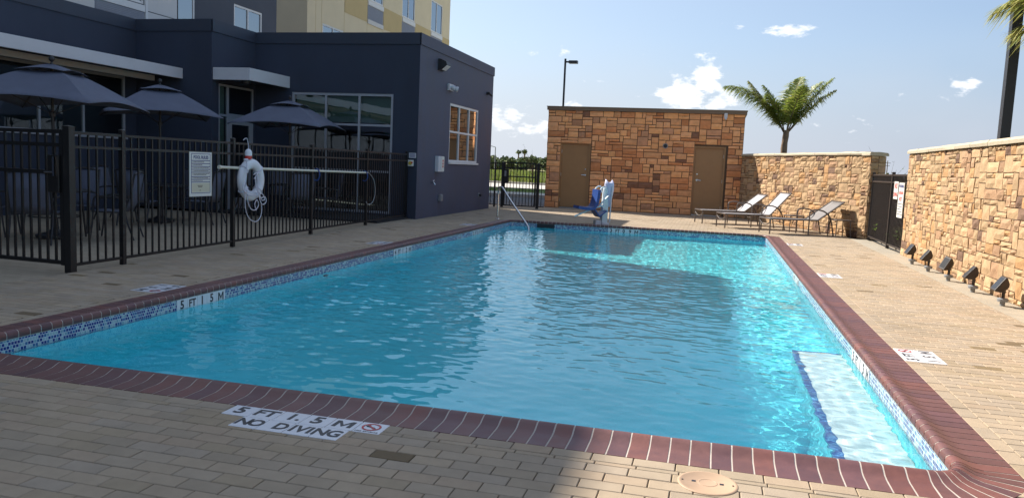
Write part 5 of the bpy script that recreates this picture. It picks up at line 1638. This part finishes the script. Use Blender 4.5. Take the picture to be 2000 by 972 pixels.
palm('windblown palm at the right edge, only its leaf tips in view', (5.05, 11.45, 0), 3.62,
     [(-84, 30, 1.75, 66, dict(leafk=1.1, dry=.6)), (-90, 6, 1.5, 34, dict(leafk=1.1, dry=.75)), (-70, 50, 1.8, 70, dict(leafk=1.1, dry=.5)), (-130, 38, 1.9, 60, dict(dry=.3)), (-40, 60, 2., 60, dict()), (0, 66, 2.2, 60, dict()), (40, 60, 2.2, 60, dict()), (90, 55, 2.2, 60, dict()), (140, 60, 2.2, 60, dict()), (180, 50, 2.2, 60, dict())],
     rn, .14, V3(-.6, .05, -.05))

# lamp posts
t = thing('lamp_post', 'tall square black lamp post behind the right stone wall', 'lamp post', (4.06, 13.05, 0))
MB().box(-.066, .066, -.066, .066, 0, 8.2).build('pole', MT['frame_dark'], t)
MB().box(-.14, .14, -.14, .14, 0, .03).build('base_plate', MT['frame_dark'], t)
MB().box(.08, .85, -.16, .16, 8.0, 8.12).build('lamp_head', MT['frame_dark'], t)
t = thing('lamp_post', 'slim black lamp post with one flat head behind the stone hut', 'lamp post', (-7.86, 40.2, 0))
MB().box(-.045, .045, -.045, .045, 0, 6.92).build('pole', MT['frame_dark'], t)
MB().box(.045, .20, -.03, .03, 6.72, 6.80).build('arm', MT['frame_dark'], t)
MB().box(.20, .64, -.16, .16, 6.68, 6.82).build('lamp_head', MT['frame_dark'], t)
t = thing('utility_pole', 'distant utility pole with crossarms above the side fence', 'utility pole', (44.5, 230, 0))
MB().tube([(0, 0, 0), (0, 0, 6.9)], [.16, .10], 8).build('pole', MT['twig'], t)
for z, w in ((6.2, .75), (5.5, .6)): MB().box(-w, w, -.06, .06, z, z + .12).build('crossarm', MT['twig'], t)
t = thing('street_light', 'thin grey street light far beyond the rear gate', 'street light', (-36.3, 128, 0))
MB().tube([(0, 0, 0), (0, 0, 4.3)], [.10, .07], 8).tube([(0, 0, 4.25), (-.7, 0, 4.4)], .05, 6).build('pole', MT['grey'], t)
MB().box(-1.0, -.6, -.12, .12, 4.36, 4.46).build('lamp_head', MT['grey'], t)

# leafy clumps for the far tree line
def blob(mb, c, r, rnd, n, s):
    for _ in range(n):
        d = Vector((rnd.gauss(0, 1), rnd.gauss(0, 1), rnd.gauss(0, 1))).normalized() * r * rnd.uniform(.55, 1.03)
        d.z *= .8
        p = Vector(c) + d; a = Vector((rnd.uniform(-1, 1), rnd.uniform(-1, 1), rnd.uniform(-1, 1))).normalized(); b = a.cross(Vector((rnd.uniform(-1, 1), rnd.uniform(-1, 1), 1))).normalized()
        k = s * rnd.uniform(.6, 1.3); c_ = rnd.uniform(.6, 1.5)
        mb.add([p - a * k, p + b * k * .6, p + a * k, p - b * k * .6], [(0, 1, 2, 3)], (c_ * rnd.uniform(.9, 1.2), c_, c_ * .8))
def treeline(nm, d, a0, a1, h0, h1, n, s, rnd, leaves):
    mb = MB()
    for k in range(n):
        a = radians(a0 + (a1 - a0) * (k + rnd.uniform(-.4, .4)) / n); dd = d * rnd.uniform(.9, 1.15)
        h = rnd.uniform(h0, h1); x, y = dd * sin(a), dd * cos(a)
        for _ in range(4):
            r = h * rnd.uniform(.28, .42)
            blob(mb, (x + rnd.uniform(-1, 1) * h * .5, y + rnd.uniform(-1, 1) * h * .4, max(r * .5, rnd.uniform(.3, .72) * h)), r, rnd, leaves, s)
    return mb.build(nm, MT['hedge'], kind='stuff')
o = treeline('far_tree_line', 175, -21, -9, 2.7, 3.8, 56, .42, random.Random(9), 85); tag(o, 'low belt of green trees on the horizon beyond the rear gate', 'trees')
o = treeline('far_tree_line', 240, -8, 40, 2.8, 3.9, 70, .6, random.Random(10), 55); tag(o, 'hazy dark trees on the horizon beyond the side fence', 'trees')
for i, (a, d, h, lab) in enumerate(((-14.13, 172, 4.2, 'distant palm top standing left of its twin above the far trees'), (-13.7, 170, 4.35, 'distant palm top standing right of its twin above the far trees'))):
    x, y = d * sin(radians(a)), d * cos(radians(a))
    t = thing('palm_tree', lab, 'palm', (x, y, 0), 0, 'distant palms')
    MB().tube([(0, 0, 0), (0, 0, h)], .16, 6).build('trunk', MT['palm_wood'], t)
    mb = MB(); blob(mb, (0, 0, h), .55, random.Random(40 + i), 80, .26); mb.build('crown', MT['hedge'], t)
# weeds and tall dry grass past the drive
def tufts(nm, x0, x1, y0, y1, n, h, m, rnd, lab, cat):
    mb = MB()
    for _ in range(n):
        x, y = rnd.uniform(x0, x1), rnd.uniform(y0, y1); k = rnd.uniform(.5, 1.2) * h
        for j in range(3):
            a = rnd.uniform(0, 6.28); w = .03 * k / .3; l = Vector((cos(a), sin(a), 0)); c = rnd.uniform(.7, 1.35)
            b = Vector((x, y, -.05)) + l * .04
            mb.add([b - l.yxz * w, b + l.yxz * w, b + l * k * .5 + EZ * k], [(0, 1, 2)], (c * rnd.uniform(1, 1.5), c, c * .8))
    o = mb.build(nm, m, kind='stuff'); return tag(o, lab, cat)
tufts('field_grass', -40, 8, 60, 120, 9000, .75, MT['shrub'], random.Random(14), 'tall grass in the field across the road', 'grass')
tufts('verge_grass', -22, 4, 38.6, 43.4, 6000, .18, MT['shrub'], random.Random(15), 'short green grass on the verge beyond the drive', 'grass')

def sapling(label, loc, h, rnd, leaves=70):
    t = thing('sapling', label, 'tree', loc)
    x, y, z = loc
    MB().tube(spline([(0, 0, 0), (.03, 0, h * .25), (-.02, .02, h * .45), (.02, 0, h * .6)], 4), .016, 6).build('trunk', MT['twig'], t, smooth=True)
    tw = MB(); lv = MB()
    for k in range(13):
        z0 = h * rnd.uniform(.25, .6); a = rnd.uniform(0, 6.28); l = h * rnd.uniform(.22, .45)
        d = Vector((cos(a) * .7, sin(a) * .7, rnd.uniform(.5, 1.1))).normalized()
        p0 = Vector((0, 0, z0)); p1 = p0 + d * l * .5 + EZ * .02; p2 = p0 + d * l + V3(rnd.uniform(-.1, .1), rnd.uniform(-.1, .1), .05)
        tw.tube([p0, p1, p2], [.008, .005, .002], 4)
        for _ in range(leaves // 13):
            q = p1.lerp(p2, rnd.uniform(-.4, 1.)); a_ = Vector((rnd.uniform(-1, 1), rnd.uniform(-1, 1), rnd.uniform(-1, 1))).normalized() * .035; b_ = a_.cross(EZ).normalized() * .014 if a_.cross(EZ).length > .001 else EX * .014
            c = rnd.uniform(.7, 1.3); lv.add([q, q + a_ + b_, q + a_ * 2, q + a_ - b_], [(0, 1, 2, 3)], (c, c, c))
    tw.build('branches', MT['twig'], t, smooth=True); lv.build('leaves', MT['shrub'], t, kind='stuff')
sapling('thin bare sapling seen through the rear gate beside the hut', (-7.0, 30.2, -.04), 2.55, random.Random(31))
sapling('spindly twig tips showing above the golden stone wall', (4.75, 24.4, -.04), 2.55, random.Random(32), 30)
def plant(label, loc, h, n, rnd):
    t = thing('shrub', label, 'shrub', loc, 0, 'small shrubs behind the side fence')
    st_ = MB(); lv = MB()
    for k in range(n):
        a = rnd.uniform(0, 6.28); d = Vector((cos(a) * .5, sin(a) * .5, 1)).normalized(); L = h * rnd.uniform(.6, 1.)
        st_.tube([(0, 0, 0), d * L], [.006, .003], 4)
        for j in range(9):
            q = d * L * rnd.uniform(.35, 1.); b = rnd.uniform(0, 6.28); v = Vector((cos(b), sin(b), rnd.uniform(-.1, .8))).normalized() * .10; w = v.cross(EZ).normalized() * .026; c = rnd.uniform(.8, 1.5)
            lv.add([q, q + v * .5 + w, q + v, q + v * .5 - w], [(0, 1, 2, 3)], (c, c, c * .8))
    st_.build('stem', MT['twig'], t); lv.build('leaves', MT['shrub'], t)
for i, (y, h, lab) in enumerate(((19.2, .62, 'leafy green shrub behind the side fence nearest the loungers'), (17.75, .40, 'tiny green shrub behind the middle post of the side fence'), (16.95, .62, 'bright green shrub behind the side fence under the signs'))):
    plant(lab, (3.75, y, -.02), h, 6, random.Random(50 + i))
